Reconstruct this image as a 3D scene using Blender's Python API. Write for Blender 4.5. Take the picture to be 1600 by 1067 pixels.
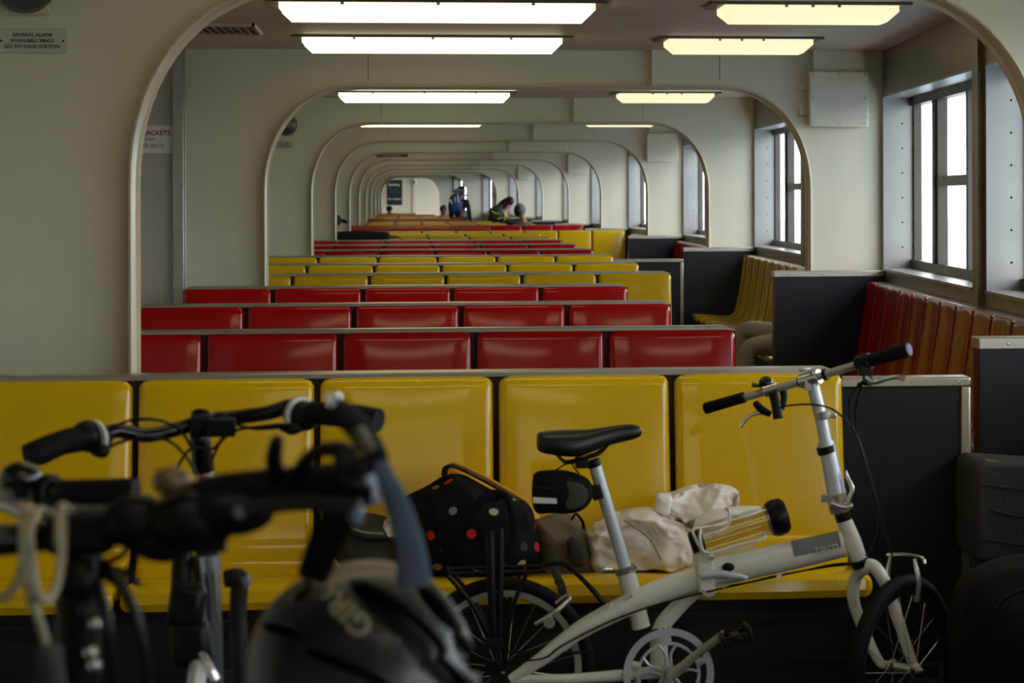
import bpy, bmesh, math, random
from mathutils import Vector, Matrix, noise
for o in list(bpy.data.objects): bpy.data.objects.remove(o)
scene = bpy.context.scene
COL = scene.collection
rnd = random.Random(7)
V = Vector
PI = math.pi

# ------------------------------------------------------------------ camera, world, exposure
EYE = 1.535            # lens height above the deck
F = 3740.0             # focal length in pixels of the 1600 px wide frame
PPX, PPY = 1049.0, 308.8   # principal point (the photograph is a crop of a wider frame)
YAW = math.atan((PPX - 638) / F)
ROLL = -0.003
CAMROT = Matrix.Rotation(-YAW, 3, 'Z') @ Matrix.Rotation(PI / 2, 3, 'X') @ Matrix.Rotation(ROLL, 3, 'Z')
CAMPOS = V((0, 0, EYE))
cam_d = bpy.data.cameras.new('camera')
cam = bpy.data.objects.new('camera', cam_d)
COL.objects.link(cam)
cam.matrix_world = Matrix.Translation(CAMPOS) @ CAMROT.to_4x4()
cam_d.sensor_width = 36.0
cam_d.lens = F / 1600 * 36.0
cam_d.shift_x = -(PPX - 800) / 1600
cam_d.shift_y = -(533.5 - PPY) / 1600
cam_d.clip_start = 0.05
cam_d.clip_end = 3000
cam_d.dof.use_dof = True
cam_d.dof.focus_distance = 11.0
cam_d.dof.aperture_fstop = 8.0
scene.camera = cam

world = bpy.data.worlds.new('world')
scene.world = world
world.use_nodes = True
wn = world.node_tree.nodes
wl = world.node_tree.links
bg = wn['Background']
bg.inputs['Color'].default_value = (0.93, 0.96, 1.0, 1)
bg.inputs['Strength'].default_value = 6.0
LAMP = 2.3             # radiance of the fluorescent diffusers
scene.view_settings.view_transform = 'Standard'
scene.view_settings.look = 'None'
scene.view_settings.exposure = 0.1
scene.view_settings.gamma = 1
scene.view_settings.use_curve_mapping = False

def U(x, y, Y):
    """point on the sight line of photo pixel (x, y) at distance Y down the cabin"""
    d = CAMROT @ V(((x - PPX) / F, (PPY - y) / F, -1))
    return CAMPOS + d * (Y / d.y)

# ------------------------------------------------------------------ materials
MATS = {}
def mat(name, col, rough=0.5, metal=0.0, var=0.06, scale=6.0, bump=0.0, bscale=60.0, coat=0.0, stretch=None, spec=0.5, crough=0.12):
    m = bpy.data.materials.new(name)
    m.use_nodes = True
    nt = m.node_tree
    b = nt.nodes['Principled BSDF']
    b.inputs['Roughness'].default_value = rough
    b.inputs['Metallic'].default_value = metal
    b.inputs['Coat Weight'].default_value = coat
    b.inputs['Coat Roughness'].default_value = crough
    b.inputs['Specular IOR Level'].default_value = spec
    tc = nt.nodes.new('ShaderNodeTexCoord')
    vec = tc.outputs['Object']
    if stretch:
        mp = nt.nodes.new('ShaderNodeMapping')
        mp.inputs['Scale'].default_value = stretch
        nt.links.new(vec, mp.inputs['Vector'])
        vec = mp.outputs['Vector']
    n = nt.nodes.new('ShaderNodeTexNoise')
    n.inputs['Scale'].default_value = scale
    n.inputs['Detail'].default_value = 4
    nt.links.new(vec, n.inputs['Vector'])
    cr = nt.nodes.new('ShaderNodeValToRGB')
    cr.color_ramp.elements[0].position = 0.3
    cr.color_ramp.elements[1].position = 0.7
    cr.color_ramp.elements[0].color = tuple(c * (1 - var) for c in col) + (1,)
    cr.color_ramp.elements[1].color = tuple(min(1, c * (1 + var)) for c in col) + (1,)
    nt.links.new(n.outputs['Fac'], cr.inputs['Fac'])
    nt.links.new(cr.outputs['Color'], b.inputs['Base Color'])
    if bump:
        n2 = nt.nodes.new('ShaderNodeTexNoise')
        n2.inputs['Scale'].default_value = bscale
        nt.links.new(vec, n2.inputs['Vector'])
        bp = nt.nodes.new('ShaderNodeBump')
        bp.inputs['Strength'].default_value = bump
        bp.inputs['Distance'].default_value = 0.01
        nt.links.new(n2.outputs['Fac'], bp.inputs['Height'])
        nt.links.new(bp.outputs['Normal'], b.inputs['Normal'])
    MATS[name] = m
    return m

def sr(r, g, b):
    f = lambda c: (c / 255 / 12.92) if c / 255 <= 0.04045 else ((c / 255 + 0.055) / 1.055) ** 2.4
    return (f(r), f(g), f(b))

M_wall = mat('cream_paint', sr(222, 216, 195), 0.42, var=0.03, scale=1.5, bump=0.03, bscale=20)
M_wallg = mat('grey_paint', sr(190, 186, 174), 0.45, var=0.03, scale=1.5)
M_lip = mat('cream_gloss_paint', sr(222, 212, 188), 0.28, var=0.03)
M_ceil = mat('ceiling_paint', sr(210, 184, 168), 0.5, var=0.04, scale=1.2)
M_seam = mat('seam_shadow_gap', sr(110, 102, 90), 0.7)
M_floor = mat('deck_covering', sr(52, 50, 48), 0.45, var=0.2, scale=30)
M_steel = mat('brushed_steel', sr(200, 194, 184), 0.34, 0.8, var=0.06, scale=4, stretch=(1, 1, 20), bump=0.03)
M_rail = mat('steel_rail', sr(196, 190, 176), 0.3, 0.9, var=0.08, scale=5)
M_hull = mat('dull_steel_lining', sr(134, 122, 104), 0.38, 0.75, var=0.1, scale=2)
M_jamb = mat('pale_steel_jamb', sr(168, 166, 164), 0.36, 0.6, var=0.05, scale=4)
M_frame = mat('dark_window_frame', sr(88, 84, 78), 0.4, 0.7, var=0.1)
M_yel = mat('yellow_fibreglass', sr(224, 182, 0), 0.22, var=0.025, scale=3, coat=0.75, crough=0.09, spec=0.2)
M_red = mat('red_fibreglass', sr(176, 6, 8), 0.2, var=0.04, scale=3, coat=0.75, crough=0.09, spec=0.15)
M_navy = mat('navy_laminate', sr(22, 26, 36), 0.4, var=0.06, spec=0.4)
M_backing = mat('dark_backing_board', sr(40, 33, 28), 0.6)
M_kick = mat('black_kick_panel', sr(14, 17, 18), 0.45)
M_fixture = mat('lamp_tray_metal', sr(120, 112, 104), 0.4, 0.3)
M_black = mat('black_plastic', sr(9, 9, 10), 0.45, var=0.2, scale=40, spec=0.25)
M_gloss = mat('gloss_black', sr(8, 8, 9), 0.2, coat=0.15)
M_rubber = mat('black_rubber', sr(11, 11, 11), 0.7, spec=0.2, bump=0.2, bscale=200)
M_chrome = mat('polished_alloy', sr(218, 218, 216), 0.2, 0.85)
M_alloy = mat('satin_alloy', sr(190, 190, 184), 0.36, 0.45)
M_dkmetal = mat('dark_metal', sr(44, 44, 46), 0.4, 0.7)
M_white = mat('cream_frame_paint', sr(234, 233, 222), 0.25, var=0.05, scale=12, coat=0.5)
M_silverpaint = mat('silver_paint', sr(204, 212, 220), 0.3, 0.25)
M_greydecal = mat('grey_decal', sr(120, 124, 122), 0.4)
M_decal = mat('white_decal', sr(225, 226, 222), 0.4)
M_dkdecal = mat('dark_decal', sr(60, 62, 62), 0.4)
M_cable = mat('cream_cable', sr(150, 142, 116), 0.5)
M_cream = mat('nylon_cream', sr(244, 238, 230), 0.45, var=0.05, scale=4, bump=0.5, bscale=9)
M_canvas = mat('olive_canvas', sr(108, 100, 80), 0.8, var=0.1, bump=0.4, bscale=30)
M_canvasd = mat('dark_olive_canvas', sr(52, 48, 38), 0.8, var=0.12, bump=0.4, bscale=30)
M_tote = mat('yellow_fabric', sr(225, 158, 14), 0.6, var=0.08)
M_neon = mat('neon_green_trim', sr(180, 210, 40), 0.5)
M_webbing = mat('black_webbing', sr(14, 15, 17), 0.6, spec=0.25, bump=0.3, bscale=300)
M_webgrey = mat('blue_grey_webbing', sr(104, 116, 132), 0.5, bump=0.3, bscale=300)
M_greyfab = mat('grey_fabric', sr(66, 66, 64), 0.85, spec=0.2, var=0.1, bump=0.3, bscale=80)
M_bagback = mat('saddle_bag_fabric', sr(16, 16, 18), 0.8, spec=0.2, bump=0.3, bscale=150)
M_signw = mat('white_sign_face', sr(240, 236, 230), 0.45, var=0.02)
M_signred = mat('maroon_lettering', sr(136, 50, 60), 0.5)
M_signplate = mat('engraved_plate', sr(206, 204, 192), 0.35, 0.15)
M_signdark = mat('engraved_lettering', sr(96, 84, 76), 0.5)
M_maroon = mat('maroon_sign_face', sr(86, 26, 22), 0.5)
M_gong = mat('grey_green_gong', sr(86, 94, 88), 0.35, 0.2)
M_poster = mat('poster_print', sr(26, 38, 40), 0.4, var=0.1)
M_posterg = mat('poster_green_print', sr(70, 120, 96), 0.5)
M_boxpaint = mat('box_cream_paint', sr(222, 214, 194), 0.4, var=0.03)
M_skin = mat('skin', sr(150, 100, 76), 0.5, var=0.05)
M_skinl = mat('skin_light', sr(206, 160, 140), 0.5, var=0.05)
M_khaki = mat('khaki_trousers', sr(186, 172, 148), 0.85, var=0.06, bump=0.4, bscale=25)
M_dark = mat('dark_jacket', sr(26, 26, 30), 0.8, var=0.15, bump=0.3, bscale=30)
M_greyj = mat('grey_hood_fabric', sr(112, 112, 118), 0.85)
M_denim = mat('blue_denim', sr(42, 52, 74), 0.85)
M_hair = mat('dark_hair', sr(20, 16, 15), 0.5)
M_blue = mat('blue_nylon', sr(28, 62, 130), 0.6)
M_brown = mat('worn_brown_metal', sr(110, 98, 72), 0.4, 0.5)
M_orange = mat('orange_plastic', sr(150, 80, 40), 0.5)
M_sea = mat('sea_water', sr(120, 140, 150), 0.3, var=0.1, scale=0.05, bump=0.4, bscale=0.6)

def dots_mat():
    m = mat('polka_dot_fabric', sr(16, 17, 24), 0.8, spec=0.15, bump=0.4, bscale=14)
    nt = m.node_tree
    b = nt.nodes['Principled BSDF']
    tc = nt.nodes.new('ShaderNodeTexCoord')
    v = nt.nodes.new('ShaderNodeTexVoronoi')
    v.inputs['Scale'].default_value = 17
    v.inputs['Randomness'].default_value = 0.75
    nt.links.new(tc.outputs['Object'], v.inputs['Vector'])
    lt = nt.nodes.new('ShaderNodeMath'); lt.operation = 'LESS_THAN'
    lt.inputs[1].default_value = 0.24
    nt.links.new(v.outputs['Distance'], lt.inputs[0])
    sp = nt.nodes.new('ShaderNodeSeparateColor')
    nt.links.new(v.outputs['Color'], sp.inputs['Color'])
    cr = nt.nodes.new('ShaderNodeValToRGB')
    cr.color_ramp.interpolation = 'CONSTANT'
    cols = [sr(205, 52, 46), sr(196, 190, 160), sr(120, 140, 150), sr(200, 40, 60), sr(150, 110, 60), sr(186, 196, 170), sr(60, 60, 70)]
    e = cr.color_ramp.elements
    e[0].position = 0; e[0].color = cols[0] + (1,)
    e[1].position = 1 / 7; e[1].color = cols[1] + (1,)
    for i in range(2, 7):
        q = e.new(i / 7); q.color = cols[i] + (1,)
    nt.links.new(sp.outputs[0], cr.inputs['Fac'])
    mx = nt.nodes.new('ShaderNodeMix'); mx.data_type = 'RGBA'
    nt.links.new(lt.outputs[0], mx.inputs['Factor'])
    mx.inputs['A'].default_value = sr(16, 17, 24) + (1,)
    nt.links.new(cr.outputs['Color'], mx.inputs['B'])
    nt.links.new(mx.outputs['Result'], b.inputs['Base Color'])
    return m
M_dots = dots_mat()

def emis(name, col, strength):
    """ribbed acrylic diffuser: tube glow, slightly dimmer ribs"""
    m = bpy.data.materials.new(name); m.use_nodes = True
    nt = m.node_tree
    b = nt.nodes['Principled BSDF']
    b.inputs['Base Color'].default_value = (0.8, 0.78, 0.7, 1)
    b.inputs['Roughness'].default_value = 0.3
    b.inputs['Emission Color'].default_value = col + (1,)
    b.inputs['Emission Strength'].default_value = strength
    return m
M_lampw = emis('lit_diffuser_warm', (1.0, 0.88, 0.52), LAMP * 1.0)
M_lampc = emis('lit_diffuser_white', (0.95, 0.96, 0.62), LAMP * 1.1)
M_lampd = emis('lit_diffuser_dim', (0.98, 0.90, 0.52), LAMP * 0.38)

def glass_mat(name, tint, fac=0.08):
    m = bpy.data.materials.new(name); m.use_nodes = True
    nt = m.node_tree
    nt.nodes.remove(nt.nodes['Principled BSDF'])
    t = nt.nodes.new('ShaderNodeBsdfTransparent'); t.inputs['Color'].default_value = tint + (1,)
    g = nt.nodes.new('ShaderNodeBsdfGlossy'); g.inputs['Roughness'].default_value = 0.05
    mx = nt.nodes.new('ShaderNodeMixShader')
    mx.inputs[0].default_value = fac
    nt.links.new(t.outputs[0], mx.inputs[1]); nt.links.new(g.outputs[0], mx.inputs[2])
    nt.links.new(mx.outputs[0], nt.nodes['Material Output'].inputs['Surface'])
    return m
M_glass = glass_mat('window_glass', (0.93, 0.96, 0.97))
M_bottle = glass_mat('clear_bottle_plastic', (0.9, 0.91, 0.9), 0.16)

# ------------------------------------------------------------------ mesh helpers
ORG = {}
def smoothpts(pts, n=6):
    pts = [V(p) for p in pts]
    if len(pts) < 3 or n < 2: return pts
    out = []
    P = [2 * pts[0] - pts[1]] + pts + [2 * pts[-1] - pts[-2]]
    for i in range(1, len(P) - 2):
        p0, p1, p2, p3 = P[i - 1], P[i], P[i + 1], P[i + 2]
        for k in range(n):
            t = k / n
            out.append(0.5 * ((2 * p1) + (p2 - p0) * t + (2 * p0 - 5 * p1 + 4 * p2 - p3) * t * t + (3 * p1 - p0 - 3 * p2 + p3) * t ** 3))
    out.append(pts[-1])
    return out

class MB:
    def __init__(self, M=None):
        self.bm = bmesh.new(); self.M = M
    def v(self, p):
        p = V(p)
        if self.M is not None: p = self.M @ p
        return self.bm.verts.new(p)
    def face(self, vs):
        try: return self.bm.faces.new(vs)
        except ValueError: return None
    def box(self, x0, x1, y0, y1, z0, z1):
        c = [self.v((x, y, z)) for z in (z0, z1) for y in (y0, y1) for x in (x0, x1)]
        for f in ((0, 2, 3, 1), (4, 5, 7, 6), (0, 1, 5, 4), (2, 6, 7, 3), (0, 4, 6, 2), (1, 3, 7, 5)):
            self.face([c[i] for i in f])
        return self
    def obox(self, c, size, rot=None):
        rot = rot or Matrix.Identity(3)
        c = V(c); s = [q / 2 for q in size]
        vs = [self.v(c + rot @ V((x * s[0], y * s[1], z * s[2]))) for z in (-1, 1) for y in (-1, 1) for x in (-1, 1)]
        for f in ((0, 2, 3, 1), (4, 5, 7, 6), (0, 1, 5, 4), (2, 6, 7, 3), (0, 4, 6, 2), (1, 3, 7, 5)):
            self.face([vs[i] for i in f])
        return self
    def tube(self, pts, r, seg=12, n=6, flat=None, up=None, cap=True, closed=False):
        """r: number or list per control point; flat=(a,b) scales the section"""
        ctrl = [V(p) for p in pts]
        P = smoothpts(ctrl, n)
        N = len(P)
        if isinstance(r, (int, float)): R = [r] * N
        else:
            R = []
            m = len(ctrl) - 1
            for i in range(N):
                t = i / (N - 1) * m; k = min(int(t), m - 1); f = t - k
                R.append(r[k] * (1 - f) + r[k + 1] * f)
        a, b = flat or (1, 1)
        T = []
        for i in range(N):
            d = P[min(i + 1, N - 1)] - P[max(i - 1, 0)]
            T.append(d.normalized() if d.length > 1e-9 else V((0, 0, 1)))
        u = V(up) if up is not None else (V((0, 0, 1)) if abs(T[0].z) < 0.9 else V((0, 1, 0)))
        rings = []
        for i in range(N):
            if up is not None: u = V(up)
            u = (u - T[i] * u.dot(T[i]))
            if u.length < 1e-6: u = T[i].orthogonal()
            u.normalize()
            w = T[i].cross(u)
            rings.append([self.v(P[i] + (u * math.cos(2 * PI * k / seg) * a + w * math.sin(2 * PI * k / seg) * b) * R[i]) for k in range(seg)])
        for i in range(N - 1):
            for k in range(seg):
                self.face([rings[i][k], rings[i][(k + 1) % seg], rings[i + 1][(k + 1) % seg], rings[i + 1][k]])
        if cap:
            self.face(list(reversed(rings[0]))); self.face(rings[-1])
        return self
    def lathe(self, c, axis, prof, seg=24):
        c = V(c); ax = V(axis).normalized(); u = ax.orthogonal().normalized(); w = ax.cross(u)
        rings = []
        for (r, h) in prof:
            rings.append([self.v(c + ax * h + (u * math.cos(2 * PI * k / seg) + w * math.sin(2 * PI * k / seg)) * max(r, 1e-5)) for k in range(seg)])
        for i in range(len(rings) - 1):
            for k in range(seg):
                self.face([rings[i][k], rings[i][(k + 1) % seg], rings[i + 1][(k + 1) % seg], rings[i + 1][k]])
        self.face(list(reversed(rings[0]))); self.face(rings[-1])
        return self
    def torus(self, c, axis, R, prof, seg=48):
        """prof: closed section of (dr, dh)"""
        c = V(c); ax = V(axis).normalized(); u = ax.orthogonal().normalized(); w = ax.cross(u)
        rings = []
        for k in range(seg):
            a = 2 * PI * k / seg; d = u * math.cos(a) + w * math.sin(a)
            rings.append([self.v(c + d * (R + q[0]) + ax * q[1]) for q in prof])
        m = len(prof)
        for k in range(seg):
            for j in range(m):
                self.face([rings[k][j], rings[k][(j + 1) % m], rings[(k + 1) % seg][(j + 1) % m], rings[(k + 1) % seg][j]])
        return self
    def ell(self, c, rad, rot=None, seg=20, rings=12, fn=None):
        rot = rot or Matrix.Identity(3); c = V(c)
        rr = []
        for i in range(1, rings):
            th = PI * i / rings
            row = []
            for k in range(seg):
                ph = 2 * PI * k / seg
                d = V((math.sin(th) * math.cos(ph), math.sin(th) * math.sin(ph), math.cos(th)))
                s = fn(d) if fn else 1
                row.append(self.v(c + rot @ V((d.x * rad[0] * s, d.y * rad[1] * s, d.z * rad[2] * s))))
            rr.append(row)
        s = fn(V((0, 0, 1))) if fn else 1; t = self.v(c + rot @ V((0, 0, rad[2] * s)))
        s = fn(V((0, 0, -1))) if fn else 1; b = self.v(c + rot @ V((0, 0, -rad[2] * s)))
        for k in range(seg):
            self.face([t, rr[0][k], rr[0][(k + 1) % seg]])
            self.face([b, rr[-1][(k + 1) % seg], rr[-1][k]])
            for i in range(len(rr) - 1):
                self.face([rr[i][k], rr[i + 1][k], rr[i + 1][(k + 1) % seg], rr[i][(k + 1) % seg]])
        return self
    def prism(self, poly, d):
        """poly: world points in order, extruded along vector d"""
        a = [self.v(p) for p in poly]; b = [self.v(V(p) + V(d)) for p in poly]
        self.face(list(reversed(a))); self.face(b)
        n = len(poly)
        for i in range(n):
            self.face([a[i], a[(i + 1) % n], b[(i + 1) % n], b[i]])
        return self
    def pillow(self, outline, depth, seed=0, wr=0.0, wf=10, rings=14, sub=4, power=0.5, centre=None):
        """rounded body with the given outline (points round its widest section, roughly in the XZ plane), depth = half thickness along Y"""
        O = smoothpts([V(p) for p in outline] + [V(outline[0])], sub)[:-1]
        c = V(centre) if centre is not None else sum(O, V((0, 0, 0))) / len(O)
        n = len(O)
        def pt(i, t, side):
            p = c + (O[i] - c) * t
            off = depth * (max(0, 1 - t * t)) ** power * side
            q = p + V((0, off, 0))
            if wr:
                k = noise.noise(q * wf + V((seed, seed * 2, 0))); w1 = q + V((1, 1, 1)) * .03 * k
                k2 = 1 - 2.2 * abs(noise.noise(w1 * wf * 0.55 + V((5 + seed, 0, seed)))) ; k3 = 1 - 2.2 * abs(noise.noise(w1 * wf * 1.5 + V((seed, 7, seed))))
                k = .5 * k + .35 * k3 - .5
                q = q + V((0, side, 0)) * wr * (k + 1.2 * k2) * (0.3 + 0.7 * t if t < 1 else 0.0) + (O[i] - c).normalized() * wr * 0.5 * k * t
            return q
        edge = [self.v(pt(i, 1, 1) if not wr else O[i]) for i in range(n)]
        for side in (-1, 1):
            prev = edge
            for r in range(rings - 1, 0, -1):
                t = math.sin(PI / 2 * r / rings)
                cur = [self.v(pt(i, t, side)) for i in range(n)]
                for i in range(n):
                    f = [prev[i], prev[(i + 1) % n], cur[(i + 1) % n], cur[i]]
                    self.face(f if side == 1 else list(reversed(f)))
                prev = cur
            tip = self.v(pt(0, 0, side))
            for i in range(n):
                f = [prev[i], prev[(i + 1) % n], tip]
                self.face(f if side == 1 else list(reversed(f)))
        return self
    def grid(self, rows):
        vs = [[self.v(p) for p in r] for r in rows]
        for i in range(len(vs) - 1):
            for j in range(len(vs[0]) - 1):
                self.face([vs[i][j], vs[i][j + 1], vs[i + 1][j + 1], vs[i + 1][j]])
        return self
    def build(self, name, m, parent=None, bevel=0, solid=0, sub=0, ang=40, flat=False):
        org = V((0, 0, 0)); q = parent
        if parent is not None: org = ORG.get(parent.name, V((0, 0, 0)))
        bmesh.ops.recalc_face_normals(self.bm, faces=self.bm.faces[:])
        for vv in self.bm.verts: vv.co -= org
        me = bpy.data.meshes.new(name)
        self.bm.to_mesh(me); self.bm.free()
        me.materials.append(m)
        if not flat:
            me.polygons.foreach_set('use_smooth', [True] * len(me.polygons))
            me.set_sharp_from_angle(angle=math.radians(ang))
        o = bpy.data.objects.new(name, me)
        COL.objects.link(o)
        if parent is not None:
            o.parent = parent
            ORG[o.name] = org
        if solid:
            k = o.modifiers.new('thickness', 'SOLIDIFY'); k.thickness = solid; k.offset = -1
        if bevel:
            k = o.modifiers.new('soft_edges', 'BEVEL'); k.width = bevel; k.segments = 2; k.limit_method = 'ANGLE'
        if sub:
            k = o.modifiers.new('smooth', 'SUBSURF'); k.levels = sub; k.render_levels = sub
        return o

def thing(name, loc, label, cat, group=None):
    o = bpy.data.objects.new(name, None); COL.objects.link(o)
    o.location = loc; o.empty_display_size = 0.1
    ORG[o.name] = V(loc)
    o['label'] = label; o['category'] = cat
    if group: o['group'] = group
    return o
def tag(o, label, cat, group=None, kind=None):
    o['label'] = label; o['category'] = cat
    if group: o['group'] = group
    if kind: o['kind'] = kind
    return o
def struct(o):
    o['kind'] = 'structure'; return o
def copy_tree(o, parent=None):
    c = o.copy(); COL.objects.link(c)
    if parent is not None: c.parent = parent
    for ch in list(o.children): copy_tree(ch, c)
    return c
def text_mesh(name, body, size, M, m, parent=None, depth=0.001, align='CENTER', warp=None, spacing=1.0, bold=False):
    """lettering; M places the text's own x-right / y-up / z-out frame in the world"""
    cu = bpy.data.curves.new(name, 'FONT')
    cu.body = body; cu.size = size; cu.align_x = align; cu.align_y = 'CENTER'; cu.extrude = depth
    cu.space_character = spacing
    if bold: cu.offset = size * 0.02
    t = bpy.data.objects.new(name, cu); COL.objects.link(t)
    bpy.context.view_layer.update()
    me = bpy.data.meshes.new_from_object(t.evaluated_get(bpy.context.evaluated_depsgraph_get()))
    bpy.data.objects.remove(t); bpy.data.curves.remove(cu)
    org = ORG.get(parent.name, V((0, 0, 0))) if parent is not None else V((0, 0, 0))
    for vv in me.vertices:
        p = M @ vv.co
        if warp: p = warp(vv.co)
        vv.co = p - org
    me.materials.clear(); me.materials.append(m)
    o = bpy.data.objects.new(name, me); COL.objects.link(o)
    if parent is not None: o.parent = parent; ORG[o.name] = org
    return o
def facing(p, right=V((1, 0, 0)), up=V((0, 0, 1))):
    """frame at p with the given right and up vectors, z out of the surface"""
    r = V(right).normalized(); u = V(up); u = (u - r * u.dot(r)).normalized(); n = r.cross(u)
    m = Matrix((r, u, n)).transposed().to_4x4(); m.translation = V(p)
    return m

# ------------------------------------------------------------------ the cabin
S = 7.34
def B(k): return 8.05 + S * k
ZC = 2.485                      # ceiling
ZA = 2.257                      # top of the arched openings
XL = -0.912                     # left side of the openings
AR = {-1: 1.85, 0: 2.17, 1: 2.60, 2: 2.86, 3: 3.01, 4: 3.01, 5: 2.99, 6: 2.91, 7: 2.73, 8: 2.46, 9: 1.83, 10: 1.08}
HU = {-1: 2.25, 0: 2.62, 1: 3.07, 2: 3.29, 3: 3.45, 4: 3.43, 5: 3.41, 6: 3.36, 7: 3.16, 8: 2.80, 9: 2.28, 10: 1.52}
NB = 11
XW = -2.6
YN = -3.2
YF = 88.6
def hullx(Y):
    t = (Y - B(-1)) / S; k = max(-1, min(9, int(math.floor(t)) - 1)); f = t - (k + 1)
    return HU[k] + (HU[k + 1] - HU[k]) * f

m = MB(); m.box(XW - 0.2, 4.0, YN - 0.1, YF + 0.1, -0.1, 0.0); struct(m.build('floor', M_floor))
m = MB(); m.box(XW - 0.2, 4.0, YN - 0.1, YF + 0.1, ZC, ZC + 0.1); struct(m.build('ceiling', M_ceil))
m = MB(); m.box(XW - 0.1, XW, YN, YF, 0, ZC); struct(m.build('wall_left', M_wall))
m = MB(); m.box(XW, 2.4, YN - 0.1, YN, 0, ZC); struct(m.build('wall_back', M_wall))
m = MB(); m.box(XW, 1.6, YF, YF + 0.1, 0, ZC); wf = struct(m.build('wall_front', M_wall))
m = MB(); m.box(0.16, 0.30, YF - 0.06, YF, 0, ZC); m.build('pilaster', M_lip, wf)

# arched bulkheads: plate with a rounded opening, heavier to the right of the beam step
XS = 1.56
def outline(xr):
    a, b = 0.60, 0.68
    pts = [(XL, 0.0)]
    for i in range(17):
        t = PI - (PI / 2) * i / 16
        e = 0.92
        c, s = math.cos(t), math.sin(t)
        pts.append((XL + a + a * math.copysign(abs(c) ** e, c), ZA - b + b * abs(s) ** e))
    for i in range(17):
        t = PI / 2 - (PI / 2) * i / 16
        c, s = math.cos(t), math.sin(t)
        pts.append((xr - a + a * math.copysign(abs(c) ** 0.92, c), ZA - b + b * abs(s) ** 0.92))
    pts.append((xr, 0.0))
    return pts
for k in range(NB):
    Y = B(k); xr = AR[k]; hx = HU[k] + 0.02
    top = [p for p in outline(xr) if p[1] > 0]
    if xr < 1.2 + XS * 0: pass
    m = MB()
    y0, y1 = Y, Y + 0.05
    m.box(XW, XL, y0, y1, 0, ZC)
    def strip(pts, ya, yb):
        for i in range(len(pts) - 1):
            (xa, za), (xb, zb) = pts[i], pts[i + 1]
            if xb - xa < 1e-6: continue
            A = [m.v((xa, ya, za)), m.v((xb, ya, zb)), m.v((xb, ya, ZC)), m.v((xa, ya, ZC))]
            C = [m.v((xa, yb, za)), m.v((xb, yb, zb)), m.v((xb, yb, ZC)), m.v((xa, yb, ZC))]
            m.face(A); m.face(list(reversed(C))); m.face([A[0], A[1], C[1], C[0]])
    xs = min(XS, xr - 0.62)
    left = [p for p in top if p[0] <= xs] + [(xs, ZA)]
    right = [(xs, ZA)] + [p for p in top if p[0] > xs]
    strip(left, y0, y1)
    strip(right, y0 - 0.07, y1)
    m.face([m.v((xs, y0, ZA)), m.v((xs, y0 - 0.07, ZA)), m.v((xs, y0 - 0.07, ZC)), m.v((xs, y0, ZC))])
    m.box(xr, hx, y0 - 0.07, y1, 0, ZC)
    w = struct(m.build('wall_bulkhead', M_wall))
    # rolled lip round the opening
    m = MB()
    O = outline(xr)
    n = len(O)
    def sect(i):
        x, z = O[i]
        xa, za = O[max(0, i - 1)]; xb, zb = O[min(n - 1, i + 1)]
        d = V((xb - xa, 0, zb - za)).normalized(); nn = V((-d.z, 0, d.x))
        q = []
        for (u, v) in ((0.002, 0.03), (0.002, -0.088), (0.007, -0.094), (0.015, -0.088), (0.018, -0.07), (0.018, 0.056), (-0.008, 0.06), (-0.010, 0.03)):
            q.append(V((x, Y + v, z)) + nn * (u - 0.018))
        return q
    rows = [sect(i) for i in range(n)]
    rows = [r + [r[0]] for r in rows]
    m.grid(rows)
    struct(m.build('trim_%d' % (k + 1), M_lip))
    if k >= 1:
        m = MB()
        for (sx, yy) in ((-0.252, y0 - 0.002), (min(2.02 + 0.1 * k, xr - 0.6), y0 - 0.072)):
            m.box(sx - 0.002, sx + 0.002, yy, yy + 0.002, ZA + 0.03, ZC - 0.01)
        m.build('seam', M_seam, w)

# the grey casing corner with its steel post on the first inner bulkhead
m = MB(); m.box(XW, -1.40, B(1) - 0.03, B(1) - 0.002, 0, ZC - 0.002); struct(m.build('wall_casing', M_wallg))
m = MB(); m.box(-1.474, -1.406, B(1) - 0.075, B(1) - 0.032, 0, ZC - 0.004); m.box(-1.406, -1.392, B(1) - 0.06, B(1) - 0.003, 0, ZC - 0.004)
struct(m.build('trim_post', M_steel, bevel=0.004))

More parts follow.
